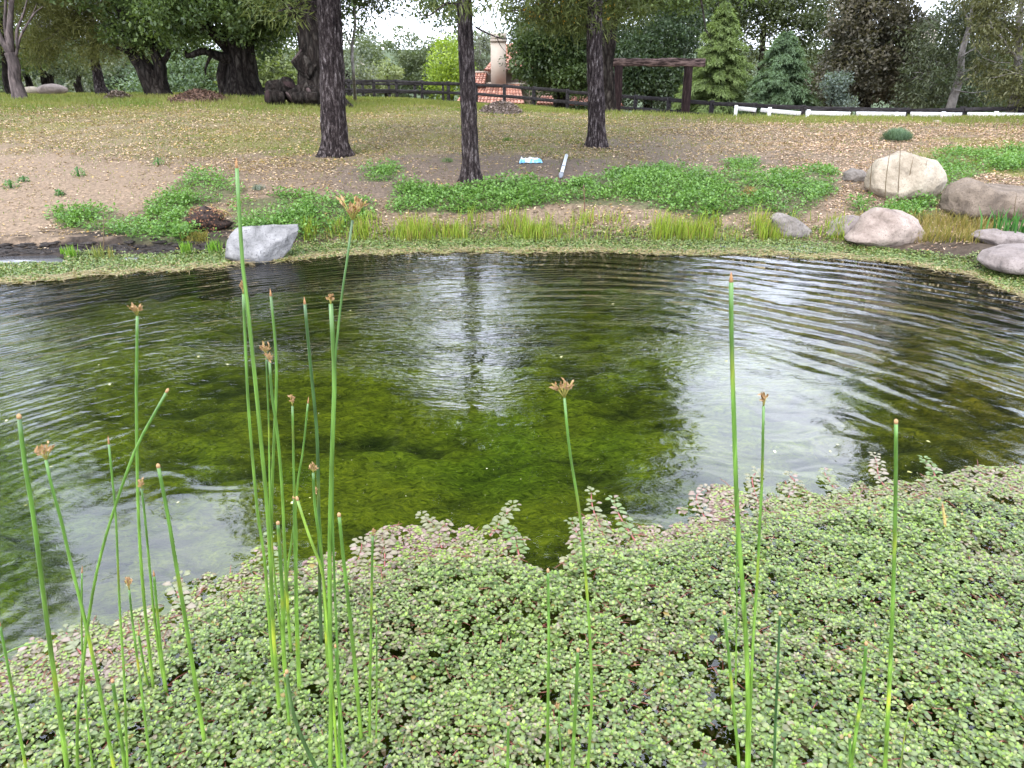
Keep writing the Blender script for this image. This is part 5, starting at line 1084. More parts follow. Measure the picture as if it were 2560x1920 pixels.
def orock(label, out, dep, mat, seed=0, amp=.03, box=.55, back=.5, facets=()):
    """a boulder of the given outline (photo pixels), standing where its foot meets the ground"""
    out = np.array(out, float); mid = out.mean(0); foot = out[out[:, 1] > out[:, 1].max() - 12].mean(0)
    pb = gp(min(foot[0], 2600), out[:, 1].max());
    if pb.z < 0: pb = on_plane(min(foot[0], 2600), out[:, 1].max(), 0)
    Y = pb.y + dep * .42; W = np.array([tuple(at(a, b, Y)) for a, b in out]); zf = pb.z - .05; c = np.array([W[:, 0].mean(), Y, (W[:, 2].max() + zf) / 2 * .9 + .1 * zf])
    W[:, 2] = np.where(W[:, 2] < c[2], W[:, 2] - (W[:, 2].min() - zf) * (c[2] - W[:, 2]) / (c[2] - W[:, 2].min() + 1e-6), W[:, 2])
    ang = np.arctan2(W[:, 2] - c[2], W[:, 0] - c[0]); o_ = np.argsort(ang); ang = ang[o_]; Wx = W[o_]
    V, Fc = ICO[5]; th = np.arctan2(V[:, 2], V[:, 0]); k_ = len(ang); A2 = np.concatenate([ang - 6.28319, ang, ang + 6.28319]); X2 = np.tile(Wx[:, 0] - c[0], 3); Z2 = np.tile(Wx[:, 2] - c[2], 3)
    s = np.sqrt(V[:, 0] ** 2 + V[:, 2] ** 2); s2 = s ** box
    ox = np.interp(th, A2, X2); oz = np.interp(th, A2, Z2)
    v = np.stack([ox * s2, V[:, 1] * dep / 2, oz * s2], 1)
    sc_ = max(np.abs(ox).max(), np.abs(oz).max())
    for (n_, d_) in facets:
        n_ = np.array(n_, float); n_ /= np.linalg.norm(n_); q = v @ n_ - d_ * sc_; v = v - np.outer(np.maximum(q, 0) * .95, n_)
    nn = v / (np.linalg.norm(v, axis=1)[:, None] + 1e-6); d = []
    for p0 in v / sc_:
        q = mnoise.fractal(Vector(p0 * 1.6) + Vector((seed * 3.1, seed, 0)), .8, 2.1, 6); q2 = mnoise.ridged_multi_fractal(Vector((p0[0] * 2.2, p0[1] * 2.2, p0[2] * 4.0)) + Vector((seed, 0, seed)), 1.0, 2.1, 5, 1.0, 2.0); d.append(q * amp * 1.3 - (q2 - 1) * amp * .55 + .12 * amp * mnoise.fractal(Vector(p0 * 14), .6, 2.2, 3))
    v = v + nn * (np.array(d) * sc_)[:, None] + c; mb = MB(); mb.add(v, Fc)
    return mb.obj('boulder', mat, smooth=True, loc=(c[0], Y, zf), label=label, cat='boulder', group='boulders on the far shore')
def rock(name, label, pts, Y, dep, mat, planes=(), seed=0, sub=5, group='boulders on the far shore', amp=.10, lump=1.2, sink=.25, e=(1, 1, 1), rz=0):
    """pts: left px, right px, top py, bottom py; Y distance of the middle; dep depth in m"""
    x0, x1, y0, y1 = pts; mxp = min(max((x0 + x1) / 2, 0), 2600); pb = gp(mxp, y1)
    if pb.z < 0: pb = on_plane(mxp, y1, 0)
    if Y < 20: Y = pb.y + dep * .35
    a = at(x0, y1, Y); c = at(x1, y0, Y)
    if Y < 20: a.z = pb.z - .06
    W = c.x - a.x; H = c.z - a.z
    cx = (a.x + c.x) / 2; V, Fc = ICO[sub]; v = V.copy()
    for (n_, d_) in planes:
        n_ = np.array(n_, float); n_ /= np.linalg.norm(n_); q = v @ n_ - d_; v = v - np.outer(np.maximum(q, 0) * .96, n_)
    v = v / np.array([np.abs(v[:, 0]).max(), np.abs(v[:, 1]).max(), max(v[:, 2].max(), .2)])
    out = []
    for p, p0 in zip(v, V):
        q = mnoise.fractal(Vector(p0 * lump) + Vector((seed * 3.1, seed, 0)), .9, 2.1, 5); q2 = mnoise.ridged_multi_fractal(Vector(p0 * 2.6) + Vector((seed, 0, seed)), 1.0, 2.1, 4, 1.0, 2.0)
        out.append(p * (1 + amp * q - amp * .22 * (q2 - 1)))
    v = np.array(out); zmin = -(sink) ; 
    top = v[:, 2].max(); v[:, 0] = (v[:, 0] - (v[:, 0].max() + v[:, 0].min()) / 2) / (v[:, 0].max() - v[:, 0].min()) * W
    v[:, 1] *= dep / 2; lo = -.45; v[:, 2] = np.maximum(v[:, 2], lo - .2); v[:, 2] = (v[:, 2] - lo) / (top - lo) * H
    v = v + np.array([cx, Y, a.z]); mb = MB(); mb.add(v, Fc)
    return mb.obj(name, mat, smooth=True, loc=(cx, Y, a.z), label=label, cat='boulder', group=group)
rock('boulder', 'little white stone on the chips below the white fence', (2328, 2358, 300, 314), 21, .3, R_cream, [], 10, sub=3, amp=.08)
rock('boulder', 'rounded pale boulder on the far left skyline of the meadow', (97, 163, 209, 232), 33, 1.1, R_pink, [], 11, sub=4, amp=.06)
rock('boulder', 'low tan rock left of the skyline boulder behind the bare tree', (60, 98, 216, 232), 35, .8, R_cream, [], 12, sub=3, amp=.08)

orock('pale grey granite block with a slanting flat top at the water, far from the others', [(566, 640), (572, 600), (590, 570), (650, 566), (743, 562), (741, 590), (725, 625), (700, 652), (640, 658), (590, 650)], 0.5, R_granite, 1, 0.018, 0.42, facets=[((.1, -.75, .9), .30), ((.75, -.8, -.2), .50)])
orock('largest cream coloured boulder, rising to a blunt peak', [(2170, 470), (2178, 430), (2200, 400), (2235, 385), (2258, 376), (2290, 388), (2330, 400), (2352, 425), (2358, 445), (2340, 478), (2320, 500), (2200, 505)], 0.75, R_cream, 2, 0.035, 0.55, facets=[((-.5, -1, .5), .62)])
orock('small olive grey stone nestled left of the largest cream boulder', [(2108, 448), (2112, 432), (2130, 421), (2155, 424), (2172, 440), (2165, 452), (2130, 455)], 0.28, R_grey, 3, 0.04, 0.6, facets=[])
orock('rounded pinkish boulder at the water among green mat', [(2113, 600), (2140, 575), (2160, 540), (2190, 520), (2215, 519), (2250, 525), (2285, 545), (2300, 575), (2306, 608), (2290, 618), (2200, 622), (2150, 612)], 0.6, R_pink, 4, 0.03, 0.6, facets=[((-.6, -.8, .5), .6)])
orock('flat speckled stone tucked left behind the rounded pinkish boulder', [(2062, 585), (2085, 555), (2110, 541), (2150, 540), (2175, 560), (2170, 590), (2100, 592)], 0.4, R_flat, 5, 0.05, 0.5, facets=[])
orock('wedge shaped grey brown boulder, leftmost of the right hand group', [(1929, 588), (1930, 545), (1945, 534), (1975, 536), (2010, 560), (2042, 585), (2030, 594), (1980, 595)], 0.4, R_grey, 6, 0.05, 0.5, facets=[((.6, -.8, .5), .5)])
orock('long low brown boulder at the right edge above the water', [(2361, 525), (2375, 490), (2400, 460), (2430, 447), (2465, 462), (2500, 466), (2560, 468), (2620, 480), (2640, 540), (2560, 558), (2420, 548), (2370, 540)], 0.8, R_brown, 7, 0.05, 0.55, facets=[])
orock('flat half buried stone under the long brown boulder', [(2437, 592), (2455, 578), (2500, 575), (2550, 582), (2580, 600), (2540, 612), (2460, 608)], 0.4, R_flat, 8, 0.05, 0.5, facets=[])
orock('broad flat grey stone at the right edge on the waterline', [(2458, 660), (2480, 635), (2530, 620), (2600, 617), (2680, 640), (2690, 680), (2560, 686), (2470, 676)], 0.7, R_flat, 9, 0.03, 0.5, facets=[])

# ================================================================ MULCH MOUNDS
def mound(label, pts, Y, dep, cA, cB, seed, cat='mulch mound', name='mulch_mound'):
    x0, x1, y0, y1 = pts; a = at(x0, y1, Y); c = at(x1, y0, Y); cx = (a.x + c.x) / 2; W = (c.x - a.x) / 2; H = c.z - a.z; r = np.random.RandomState(seed)
    bz = min(tz(cx, Y), a.z); u = np.linspace(-1.15, 1.15, 30); X, Yg_ = np.meshgrid(u, u); rr = np.sqrt(X ** 2 + Yg_ ** 2)
    hf = lambda x_, y_: H * np.clip(1 - np.sqrt(x_ ** 2 + y_ ** 2), 0, 1) ** .8 * (.8 + .4 * fbm(x_ * 2 + seed, y_ * 2, 3, seed)) 
    G = terr((cx + X * W).ravel(), (Y + Yg_ * dep).ravel()).reshape(X.shape); Zs = np.where(rr < 1, np.maximum(G, bz) - .01 + hf(X, Yg_), G - .08)
    root = thing(name, label, cat, (cx, Y, bz)); i = np.arange(29)[:, None] * 30; j = np.arange(29)[None, :]
    mb = MB(); mb.add(np.stack([cx + X * W, Y + Yg_ * dep, Zs], -1).reshape(-1, 3), np.stack([i + j, i + j + 1, i + 31 + j, i + 30 + j], -1).reshape(-1, 4)); part(mb, 'heap', M_noise('mulch_' + str(seed), [(.3, tuple(np.array(cA) * .6)), (.7, cB)], 12, rough=.95, bump=.8, dist=.04), root, True)
    n = 2600; q = r.uniform(0, 1, n) ** .5; t = r.uniform(0, 6.283, n); x_, y_ = q * np.cos(t), q * np.sin(t); gx_ = terr(cx + x_ * W, Y + y_ * dep)
    P = np.stack([cx + x_ * W, Y + y_ * dep, np.maximum(gx_, bz) + hf(x_, y_) + .005], 1); D = rand_dirs(n, r); D[:, 2] *= .4
    mb = MB(); leaves(mb, P, D, np.array([[0, 0, 1.]]) + r.normal(0, .5, (n, 3)), r.uniform(.05, .14, n), r.uniform(.02, .05, n), mixc(cA, cB, r.uniform(0, 1, n) ** 1.6), .2); part(mb, 'chips', m_litter, root, kind='stuff')
mound('grey brown heap of wood chips in front of the fence, right of the middle pine', (1198, 1306, 249, 280), 25, .8, (.07, .05, .045), (.42, .34, .30), 3)
mound('dark reddish mulch heap in front of the large oak', (425, 565, 219, 248), 25, .9, (.045, .028, .022), (.26, .16, .12), 4)
mound('small brown earth heap between the leaning pine and the forked oak', (268, 316, 220, 240), 27, .6, (.08, .06, .05), (.30, .24, .20), 5)

# ================================================================ OTHER THINGS ON THE BANK
# dark heap of pulled roots
p = gp(520, 575); root = thing('root_heap', 'dark heap of pulled water plant roots with yellow stalks in the weeds', 'root heap', tuple(p))
r = np.random.RandomState(2); mb = MB()
V, Fc = ICO[3]; vv = V * (1 + .18 * r.normal(size=(len(V), 1))) * [.21, .15, .15] + np.array(p) + [-.02, .05, .08]; mb.add(vv, Fc); part(mb, 'core', M_noise('root_core', [(.3, (.012, .009, .008)), (.7, (.05, .03, .022))], 20), root)
mb = MB(); n = 560; d = rand_dirs(n, r); P = np.array(p) + [-.02, .05, .09] + d * np.array([[.25, .19, .17]]) * r.uniform(.8, 1.08, (n, 1)); P[:, 2] = np.maximum(P[:, 2], p.z + .01)
C = mixc((.03, .018, .014), (.22, .10, .055), r.uniform(0, 1, n) ** 2); kk = r.uniform(0, 1, n) < .06; C[kk] = (.42, .24, .08); leaves(mb, P, d * .4 + r.normal(0, .6, (n, 3)), d, r.uniform(.02, .045, n), r.uniform(.012, .024, n), C, .3, 'round'); part(mb, 'roots', m_litter, root, kind='stuff')
mb = MB()
for q in range(34):
    a = r.uniform(-.6, 3.6); s = np.array(p) + [r.uniform(-.05, .22), r.uniform(.02, .15), r.uniform(.12, .2)]; l = r.uniform(.14, .36); d = np.array([math.cos(a), math.sin(a) * .5, r.uniform(0, .5)])
    tube(mb, [s, s + d * l * .5 + [0, 0, .03], s + d * l + [0, 0, -.05]], [.004, .0035, .002], 4, [(.45, .36, .12), (.25, .30, .06), (.4, .2, .08)][q % 3], k=6)
part(mb, 'stalks', m_rush, root, kind='stuff')
# second little heap in the right hand weeds
p = gp(1872, 492); root = thing('dry_tuft', 'small dry brown sedge tuft in the green weeds at right', 'sedge', tuple(p)); mb = MB(); n = 240; d = rand_dirs(n, r); d[:, 2] = np.abs(d[:, 2]); P = np.array(p) + d * [[.09, .07, .12]]
leaves(mb, P, d * .3 + r.normal(0, .6, (n, 3)), d, r.uniform(.03, .06, n), r.uniform(.006, .014, n), mixc((.10, .06, .03), (.42, .28, .10), r.uniform(0, 1, n)), .2); part(mb, 'dry_leaves', m_litter, root, kind='stuff')
mb = MB()
for q in range(12):
    a = r.uniform(0, 3.14); d = np.array([math.cos(a), .1, .2 + math.sin(a) * .7]); s = np.array(p) + [0, 0, .04]; l = r.uniform(.15, .34); tube(mb, [s, s + d * l * .6, s + d * l + [0, 0, -.03]], [.003, .003, .0015], 4, (.16, .26, .05), k=5)
part(mb, 'blades', m_rush, root, kind='stuff')
# blue and white plastic bag lying flat
p = gp(1328, 408); root = thing('plastic_bag', 'crumpled white and blue plastic bag lying on the soil by the pines', 'plastic bag', tuple(p))
def sheet(x0, x1, y0, y1, h, seed, nxx=36, nyy=14):
    u = np.linspace(0, 1, nxx); v = np.linspace(0, 1, nyy); U, Vv = np.meshgrid(u, v)
    wob = (fbm(U * 3 + seed, Vv * 2, 3, seed) - .5) * .05
    X = x0 + (x1 - x0) * U + wob; Y_ = y0 + (y1 - y0) * Vv + (fbm(U * 4, Vv * 0 + 3, 2, seed) - .5) * .09
    Z = h * np.sin(np.pi * np.clip(Vv, 0, 1)) ** .5 * (.55 + .9 * np.abs(fbm(U * 9, Vv * 3, 3, seed + 4) - .5) * 2) * np.clip(np.minimum(U, 1 - U) * 9, 0, 1) ** .5
    return X, Y_, Z
m_plw = M_noise('white_film', [(.3, (.62, .66, .70)), (.7, (.82, .84, .86))], 20, rough=.3, bump=.2); m_plb = M_noise('blue_film', [(.3, (.12, .40, .66)), (.6, (.25, .55, .78)), (.8, (.6, .75, .85))], 14, rough=.3, bump=.2)
for nm, mt, (a0, a1, b0, b1, h, sd_) in [('white_side', m_plw, (-.19, .17, -.01, .17, .085, 3)), ('blue_side', m_plb, (-.185, -.10, -.045, .04, .06, 7)), ('blue_fold', m_plb, (-.02, .18, -.055, .03, .065, 9))]:
    X, Y_, Z = sheet(a0, a1, b0, b1, h, sd_); mb = MB(); Vt = np.stack([X, Y_, Z + .012], -1).reshape(-1, 3) + np.array(p); Vb = np.stack([X, Y_, np.zeros_like(Z)], -1).reshape(-1, 3) + np.array(p)
    i = np.arange(13)[:, None] * 36; j = np.arange(35)[None, :]; Fq = np.stack([i + j, i + j + 1, i + 37 + j, i + 36 + j], -1).reshape(-1, 4); mb.add(Vt, Fq); mb.add(Vb, Fq[:, ::-1]); part(mb, nm, mt, root, True)
# white pipe with coupling
a = np.array(gp(1401, 450)); b = np.array(gp(1416, 396)); a[2] += .04; b[2] += .05; dr = (b - a)
root = thing('plastic_pipe', 'grey white plastic pipe with a coupling lying on the soil', 'pipe', tuple(a)); m_pvc = M_noise('pvc', [(.3, (.50, .55, .58)), (.7, (.68, .72, .74))], 6, rough=.35, bump=0); m_pvd = M_noise('grey_pvc', [(.3, (.12, .13, .15)), (.7, (.22, .24, .26))], 6, rough=.4, bump=0)
mb = MB(); tube(mb, [a + dr * .10, a + dr * .5, b], [.024, .026, .028], 14); part(mb, 'pipe_body', m_pvc, root, True)
mb = MB(); tube(mb, [a + dr * .40, a + dr * .43], [.034, .034], 14); part(mb, 'coupling', m_pvd, root)
mb = MB(); tube(mb, [a + dr * .0, a + dr * .06, a + dr * .13], [.020, .034, .034], 14); part(mb, 'nozzle', m_pvd, root)
# grey green round shrub on chips
p = gp(2241, 352); root = thing('rosemary_shrub', 'round grey green rosemary like shrub on the wood chips above the cream boulder', 'shrub', tuple(p)); n = 2600; d = rand_dirs(n, r); d[:, 2] = np.abs(d[:, 2]); mb = MB()
P = np.array(p) + d * np.array([[.30, .28, .20]]) * r.uniform(.3, .95, (n, 1)); leaves(mb, P, d * .5 + [0, 0, .6] + r.normal(0, .2, (n, 3)), d, r.uniform(.06, .13, n), r.uniform(.008, .014, n), mixc((.05, .09, .05), (.19, .27, .17), np.clip(r.uniform(0, 1, n) * .5 + d[:, 2] * .5, 0, 1)), .2); part(mb, 'foliage', m_needle, root, kind='stuff')
mb = MB()
for q in range(7): a_ = q; tube(mb, [np.array(p) + [0, 0, -.02], np.array(p) + [.12 * math.cos(a_), .12 * math.sin(a_), .1]], [.01, .005], 5)
part(mb, 'woody_stems', m_bark_oak, root, kind='stuff')
# lily tuft beside the arch
p = gp(1712, 286); root = thing('lily_clump', 'bright green lily clump with white blooms at the right post of the gateway', 'lily', tuple(p)); n = 170; mb = MB(); P = np.array(p)[None, :] + np.stack([r.normal(0, .22, n), r.normal(0, .12, n), np.zeros(n)], 1)
blades(mb, P, r.uniform(.22, .5, n), .05, .5, mixc((.10, .26, .02), (.26, .44, .05), r.uniform(0, 1, n))); part(mb, 'leaves', m_grass, root, kind='stuff')
for q in range(9):
    o_ = np.array(p) + [r.uniform(-.35, .42), r.uniform(-.2, .1), r.uniform(.22, .6)]; mb = MB(); dd = rand_dirs(6, r); dd[:, 2] = np.abs(dd[:, 2]) + .4; leaves(mb, np.tile(o_, (6, 1)), dd, rand_dirs(6, r), .07, .045, np.tile([[.8, .8, .74]], (6, 1)), .2); part(mb, 'bloom', m_dry, root)
# lavender tuft on the chips
for (a_, b_, lab, hh, cA, cB, nm) in [(645, 474, 'small silvery lavender tuft in the litter above the root heap', .10, (.16, .2, .16), (.34, .38, .32), 'lavender_tuft'), (1268, 352, 'single low green tuft in the chips right of the middle pine', .10, (.10, .18, .04), (.22, .3, .08), 'green_tuft'),
                                      (1120, 405, 'thin pale weed left of the middle pine foot', .10, (.12, .18, .08), (.24, .3, .14), 'thin_weed')]:
    p = gp(a_, b_); mb = MB(); n = 130; P = np.array(p)[None, :] + np.stack([r.normal(0, .04, n), r.normal(0, .04, n), np.zeros(n)], 1); blades(mb, P, r.uniform(.5, 1, n) * hh, .008, .6, mixc(cA, cB, r.uniform(0, 1, n))); mb.obj(nm, m_grass, loc=tuple(p), label=lab, cat='tuft', kind=None)
# bare seed stalks standing before the cream boulder and on the bank
for q, (pts, lab) in enumerate([([(2172, 505), (2178, 430), (2186, 345)], 'brown seed stalk leftmost before the cream boulder'), ([(2212, 510), (2216, 440), (2230, 350)], 'brown seed stalk second from left before the cream boulder'), ([(2244, 505), (2248, 430), (2252, 355)], 'brown seed stalk before the peak of the cream boulder'), ([(2268, 500), (2274, 440), (2284, 392)], 'short brown seed stalk right of the boulder peak'), ([(2300, 500), (2304, 460), (2318, 400)], 'short brown seed stalk at the right side of the cream boulder'),
                               ([(1462, 545), (1461, 500), (1459, 462)], 'reddish dead stalk standing in front of the leafy weeds'), ([(258, 650), (259, 590), (258, 530)], 'thin dark stalk standing above the thin long bladed clump'), ([(2534, 585), (2536, 530), (2542, 480)], 'dark dead stalk before the brown boulder')]):
    b_ = gp(*pts[0]); Y = b_.y - .02; mb = MB(); tube(mb, [b_] + [at(a_, c_, Y - .02) for a_, c_ in pts[1:]], [.006, .005, .003], 5, (.17, .12, .06) if q != 5 else (.22, .08, .06), k=8)
    mb.obj('seed_stalk', m_rush, loc=tuple(b_), label=lab, cat='stalk', group='dry stalks on the bank')

# ================================================================ RUSHES
G1, G2, G3 = (.045, .135, .012), (.13, .29, .03), (.03, .085, .02)
def spikelets(mb, P, D, n, L_, W_, col): 
    n = len(P); leaves(mb, P, D, rand_dirs(n), L_, W_, col, .35); leaves(mb, P, D, rand_dirs(n), L_, W_, col * .8, .35)
def rush(pts, wpx, label, tip='cut', col=None, base_off=0, tilt=0, r_=None):
    """pts: from tip to foot in photo pixels; the stem stands in the vertical plane through its foot"""
    r = np.random.RandomState(int(pts[0][0]) + int(pts[0][1])); (fx, fy) = pts[-1]
    q = pts[-1]
    if fy >= 1915:                       # goes on below the picture: carry the stem on to the water
        dx = (pts[-1][0] - pts[-2][0]) / max(1, (pts[-1][1] - pts[-2][1])); fy2 = fy + 90 + base_off; q = (fx + dx * (fy2 - fy), fy2); pts = pts + [q]
    foot = on_plane(*q, 0.0); Y0 = foot.y; tp = pts[0]; Hpx = max(60, q[1] - tp[1])
    W = [np.array(at(a, b, Y0 + tilt * (q[1] - b) / 1000.)) for a, b in pts][::-1]
    W[0] = np.array(foot) + [0, 0, -.03]
    root = thing('rush_stem', label, 'rush', tuple(foot), 'rushes standing in the pond')
    dist = lambda p: p[1] * cp - (p[2] - CAMH) * sp
    rad0 = wpx / 2 / F * dist(W[-1]) ; k = 24
    radb = rad0 * 1.22
    P, _ = resample(W, np.ones(len(W)), k); Rr = np.linspace(radb, rad0 * .85, k)
    c0, c1 = col or ((.18, .33, .035), (.085, .20, .028)); C = np.array([np.array(c0) * (1 - s) + np.array(c1) * s for s in np.linspace(0, 1, k)]); C *= (1 + .18 * r.normal(size=(k, 1)))
    for _ in range(r.randint(0, 3)):
        j = r.randint(2, k - 2); C[j] *= (1.9, 1.25, .9)
    C = np.clip(C, .01, .6)
    mb = MB(); tube(mb, P, Rr, 10, C); part(mb, 'stem', m_rush, root, True)
    T = P[-1] - P[-3]; T /= np.linalg.norm(T); e = P[-1]; rr = Rr[-1]
    if tip == 'cut':
        mb = MB(); tube(mb, [e - T * .001, e + T * .006, e + T * .010], [rr * 1.04, rr * 1.12, rr * .5], 10, (.46, .28, .13)); part(mb, 'cut_tip', m_dry, root, True)
    elif tip == 'point':
        mb = MB(); tube(mb, [e - T * .001, e + T * .008, e + T * .022], [rr, rr * .75, rr * .1], 8, (.40, .22, .10)); part(mb, 'dry_tip', m_dry, root, True)
    else:
        sc_ = {'spray': 1.0, 'big': 1.35, 'club': .8, 'small': .5, 'fan': .75}[tip]; mb = MB(); nb_ = {'spray': 8, 'big': 10, 'club': 7, 'small': 4, 'fan': 8}[tip]
        for i_ in range(nb_):
            a = r.uniform(0, 6.283); op = {'spray': .9, 'big': .75, 'club': .22, 'small': .3, 'fan': .45}[tip] * r.uniform(.4, 1.3)
            d = T + op * np.array([math.cos(a), math.sin(a) * .6, r.uniform(-.1, .3)]); d /= np.linalg.norm(d); l = r.uniform(.016, .038) * sc_
            tube(mb, [e, e + d * l * .6 + [0, 0, .002], e + d * l], [.0013, .001, .0008], 4, (.38, .34, .08))
            m_ = 5; PP = e + d * l * r.uniform(.5, 1.05, (m_, 1)); DD = d + r.normal(0, .45, (m_, 3)); spikelets(mb, PP, DD, m_, r.uniform(.008, .015, m_) * (.6 + .4 * sc_), .0048, mixc((.42, .24, .10), (.66, .44, .24), r.uniform(0, 1, m_)))
        part(mb, 'flower_head', m_dry, root, kind=None)
    return root
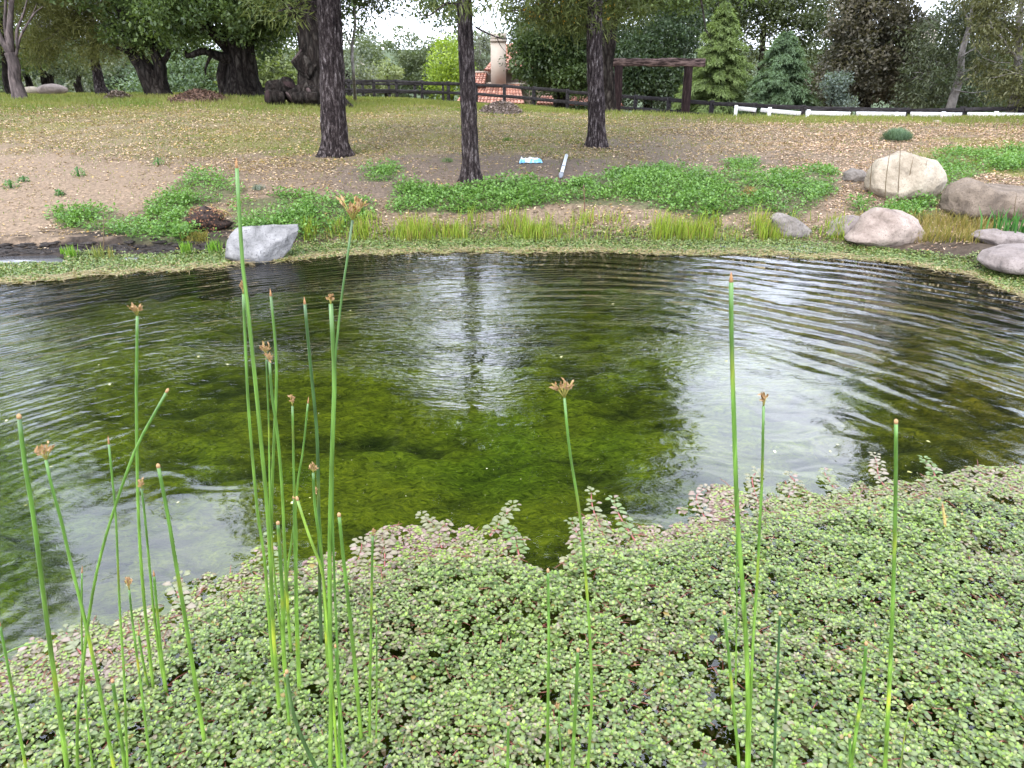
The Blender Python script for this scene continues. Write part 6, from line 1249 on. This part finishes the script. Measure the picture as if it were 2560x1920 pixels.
RU = [
 ([(48, 1045), (62, 1160), (85, 1300), (118, 1560), (150, 1790), (168, 1920)], 12, 'thick blunt cut rush, leftmost of the tall ones', 'cut'),
 ([(115, 1150), (130, 1220), (150, 1290), (180, 1420), (205, 1520), (248, 1720), (285, 1920)], 9, 'rush with an open brown flower spray, second from the left edge', 'spray'),
 ([(272, 1110), (281, 1200), (290, 1300), (299, 1513), (311, 1708), (319, 1920)], 6, 'thin rush with a dark pointed tip crossed by the leaning rush', 'point'),
 ([(416, 980), (380, 1045), (340, 1120), (300, 1230), (262, 1350), (232, 1480), (210, 1640), (194, 1800), (194, 1920)], 8, 'rush leaning strongly to the right with a cut tip', 'cut'),
 ([(343, 790), (342, 900), (341, 1000), (346, 1280), (360, 1500), (384, 1745)], 8, 'tall straight rush with a drooping brown flower spray, left of the main group', 'spray'),
 ([(396, 1168), (418, 1280), (440, 1410), (465, 1560), (492, 1730), (516, 1895)], 10, 'cut rush curving down right over the bright reflection', 'cut'),
 ([(354, 1222), (362, 1290), (376, 1440), (388, 1560), (402, 1660), (418, 1757)], 6, 'rush with a dead white sheath and brown head', 'club'),
 ([(385, 1440), (394, 1540), (404, 1640), (419, 1757)], 7, 'half height rush with a pointed tip ending beside the white sheathed one', 'point'),
 ([(323, 1475), (332, 1560), (345, 1660), (358, 1760), (373, 1890), (376, 1920)], 6, 'short rush with a small brown head against the bright reflection', 'club'),
 ([(347, 1588), (357, 1650), (368, 1705), (376, 1745)], 6, 'short pointed rush at the foot of the tall straight rush', 'point'),
 ([(205, 1432), (204, 1560), (209, 1700), (222, 1840), (232, 1920)], 5, 'slim rush with a tan tip behind the crossing of two rushes', 'point'),
 ([(282, 1705), (294, 1790), (305, 1860), (313, 1920)], 9, 'short thick cut rush low down at left', 'cut'),
 ([(0, 1565), (15, 1640), (38, 1770), (65, 1920)], 7, 'dark rush entering at the left edge of the picture', 'point'),
 ([(95, 1606), (60, 1614), (20, 1630), (-40, 1650)], 4, 'bent pale rush tip lying nearly level at the left edge', 'point'),
 ([(592, 420), (600, 560), (608, 680), (616, 740), (626, 835), (638, 952), (653, 1108), (669, 1286), (678, 1450), (684, 1591), (700, 1812)], 11, 'tallest rush of all, reaching up over the far bank', 'point'),
 ([(608, 735), (613, 850), (620, 1000), (630, 1130), (645, 1290), (661, 1397), (676, 1591), (685, 1708)], 8, 'rush with a brown club just left of the tallest rush', 'club'),
 ([(677, 740), (686, 830), (691, 910), (690, 1000), (685, 1100), (679, 1280), (680, 1500), (688, 1640)], 8, 'rush with a pointed tip right of the tallest, bowed like a reversed C', 'point'),
 ([(665, 885), (668, 960), (672, 1060), (673, 1130), (676, 1280), (685, 1420), (700, 1560), (714, 1650)], 5, 'thin rush with two brown tufts in the middle of the group', 'spray'),
 ([(674, 905), (680, 990), (692, 1070), (705, 1220), (713, 1400), (722, 1560), (729, 1660)], 8, 'rush with a fan shaped brown head crossing the bowed one', 'fan'),
 ([(731, 1015), (733, 1100), (736, 1250), (741, 1330), (742, 1500), (750, 1760)], 7, 'rush with a pale withered top and brown head', 'club'),
 ([(770, 1008), (757, 1130), (745, 1200), (738, 1290), (725, 1380), (714, 1480), (704, 1640)], 6, 'fine pointed rush leaning right behind the withered one', 'point'),
 ([(762, 760), (775, 900), (785, 1000), (793, 1100), (797, 1280), (800, 1500), (803, 1640)], 9, 'dark green rush with a yellow node near its foot', 'point', ((.05, .09, .03), (.045, .12, .02))),
 ([(827, 760), (832, 850), (836, 950), (832, 1080), (828, 1200), (824, 1400), (825, 1600), (828, 1700), (826, 1920)], 13, 'thickest bright rush of the group with a small brown sprig on top', 'small'),
 ([(881, 550), (876, 590), (862, 690), (851, 760), (845, 830), (838, 900), (832, 1100), (832, 1300), (838, 1500), (846, 1700), (849, 1920)], 7, 'tall rush with a brown spray seen against the far bank', 'big', ((.12, .26, .03), (.06, .14, .03))),
 ([(695, 1310), (701, 1400), (706, 1500), (709, 1620), (713, 1720)], 10, 'cut rush stub in the middle of the group', 'cut'),
 ([(735, 1246), (738, 1400), (742, 1600), (748, 1760)], 8, 'rush stub with a small pale tip in front of the withered one', 'cut'),
 ([(744, 1250), (766, 1320), (790, 1385), (806, 1430), (813, 1500), (823, 1620), (833, 1750), (845, 1920)], 8, 'yellowish rush kinked halfway, slanting down to the right', 'cut', ((.2, .36, .03), (.2, .34, .04))),
 ([(783, 1182), (787, 1260), (800, 1360), (808, 1440), (814, 1560), (820, 1700)], 8, 'rush with a broad brown fan head right of the group centre', 'fan'),
 ([(795, 1240), (800, 1310), (806, 1400), (812, 1520), (820, 1640)], 6, 'rush with an orange brown club and pale sheath', 'club'),
 ([(848, 1290), (858, 1390), (870, 1500), (886, 1650), (906, 1885)], 10, 'rush with a slanting cut tip right of the thickest one', 'cut'),
 ([(932, 1340), (930, 1420), (928, 1550), (925, 1720), (922, 1885)], 7, 'rush with a small brown star on top, right of the group', 'small'),
 ([(941, 1560), (942, 1700), (938, 1890)], 4, 'hair thin pale rush close to the star topped rush', 'point'),
 ([(839, 1618), (846, 1720), (855, 1820), (863, 1920)], 8, 'short dark cut rush right of the thickest one', 'cut'),
 ([(717, 1682), (728, 1760), (745, 1820), (766, 1870), (792, 1925)], 10, 'stout short rush leaning right in front of the group foot', 'cut', ((.06, .13, .03), (.07, .13, .035))),
 ([(713, 1690), (720, 1780), (728, 1862)], 8, 'short straight rush behind the stout leaning one', 'cut'),
 ([(1411, 995), (1418, 1070), (1426, 1140), (1450, 1290), (1465, 1450), (1475, 1600), (1479, 1750), (1470, 1920)], 8, 'rush with the biggest branched flower head, alone in mid picture', 'big'),
 ([(1370, 1430), (1372, 1600), (1370, 1760), (1368, 1920)], 8, 'pale green rush with a fuzzy tan tip left of the big headed one', 'cut'),
 ([(1445, 1628), (1438, 1780), (1430, 1920)], 9, 'short cut rush between the fuzzy one and the big headed one', 'cut'),
 ([(1397, 1775), (1400, 1850), (1404, 1920)], 4, 'tiny thin rush with brown bud low in mid picture', 'small'),
 ([(1270, 1812), (1270, 1870), (1269, 1920)], 8, 'shortest cut rush stub at the lower edge, mid picture', 'cut'),
 ([(1828, 705), (1829, 850), (1835, 1050), (1843, 1280), (1855, 1450), (1865, 1600), (1870, 1750), (1868, 1920)], 13, 'tallest and thickest rush of the right hand group', 'point'),
 ([(1909, 1015), (1908, 1060), (1905, 1200), (1900, 1300), (1893, 1450), (1883, 1600), (1875, 1800), (1873, 1920)], 8, 'rush with a fan shaped brown head right of the thick one', 'club'),
 ([(1841, 1335), (1842, 1500), (1840, 1640), (1842, 1760)], 4, 'thin rush with a fuzzy head close behind the thick right hand one', 'small'),
 ([(1811, 1535), (1822, 1640), (1835, 1780), (1848, 1920)], 8, 'short cut rush left of the right hand group', 'cut'),
 ([(1950, 1537), (1943, 1700), (1938, 1820), (1935, 1920)], 7, 'dark short cut rush right of the right hand group', 'cut', ((.05, .12, .025), (.04, .10, .03))),
 ([(2240, 1058), (2238, 1300), (2230, 1560), (2219, 1800), (2212, 1920)], 11, 'lone tall cut rush at far right', 'cut'),
 ([(2165, 1612), (2156, 1720), (2140, 1830), (2126, 1920)], 9, 'short rush leaning left beside the lone tall one', 'cut'),
 ([(2124, 1842), (2125, 1880), (2126, 1920)], 8, 'stub of a cut rush at the foot of the leaning short one', 'cut'),
 ([(2272, 1780), (2260, 1850), (2250, 1920)], 4, 'thin yellow topped rush low at far right', 'small', ((.3, .34, .06), (.12, .24, .03))),
 ([(2357, 1268), (2362, 1305), (2369, 1348)], 7, 'dry straw yellow stub out in the mat at far right', 'point', ((.5, .34, .10), (.6, .42, .16))),
]
for it in RU: rush(it[0], it[1], it[2], it[3], it[4] if len(it) > 4 else None)
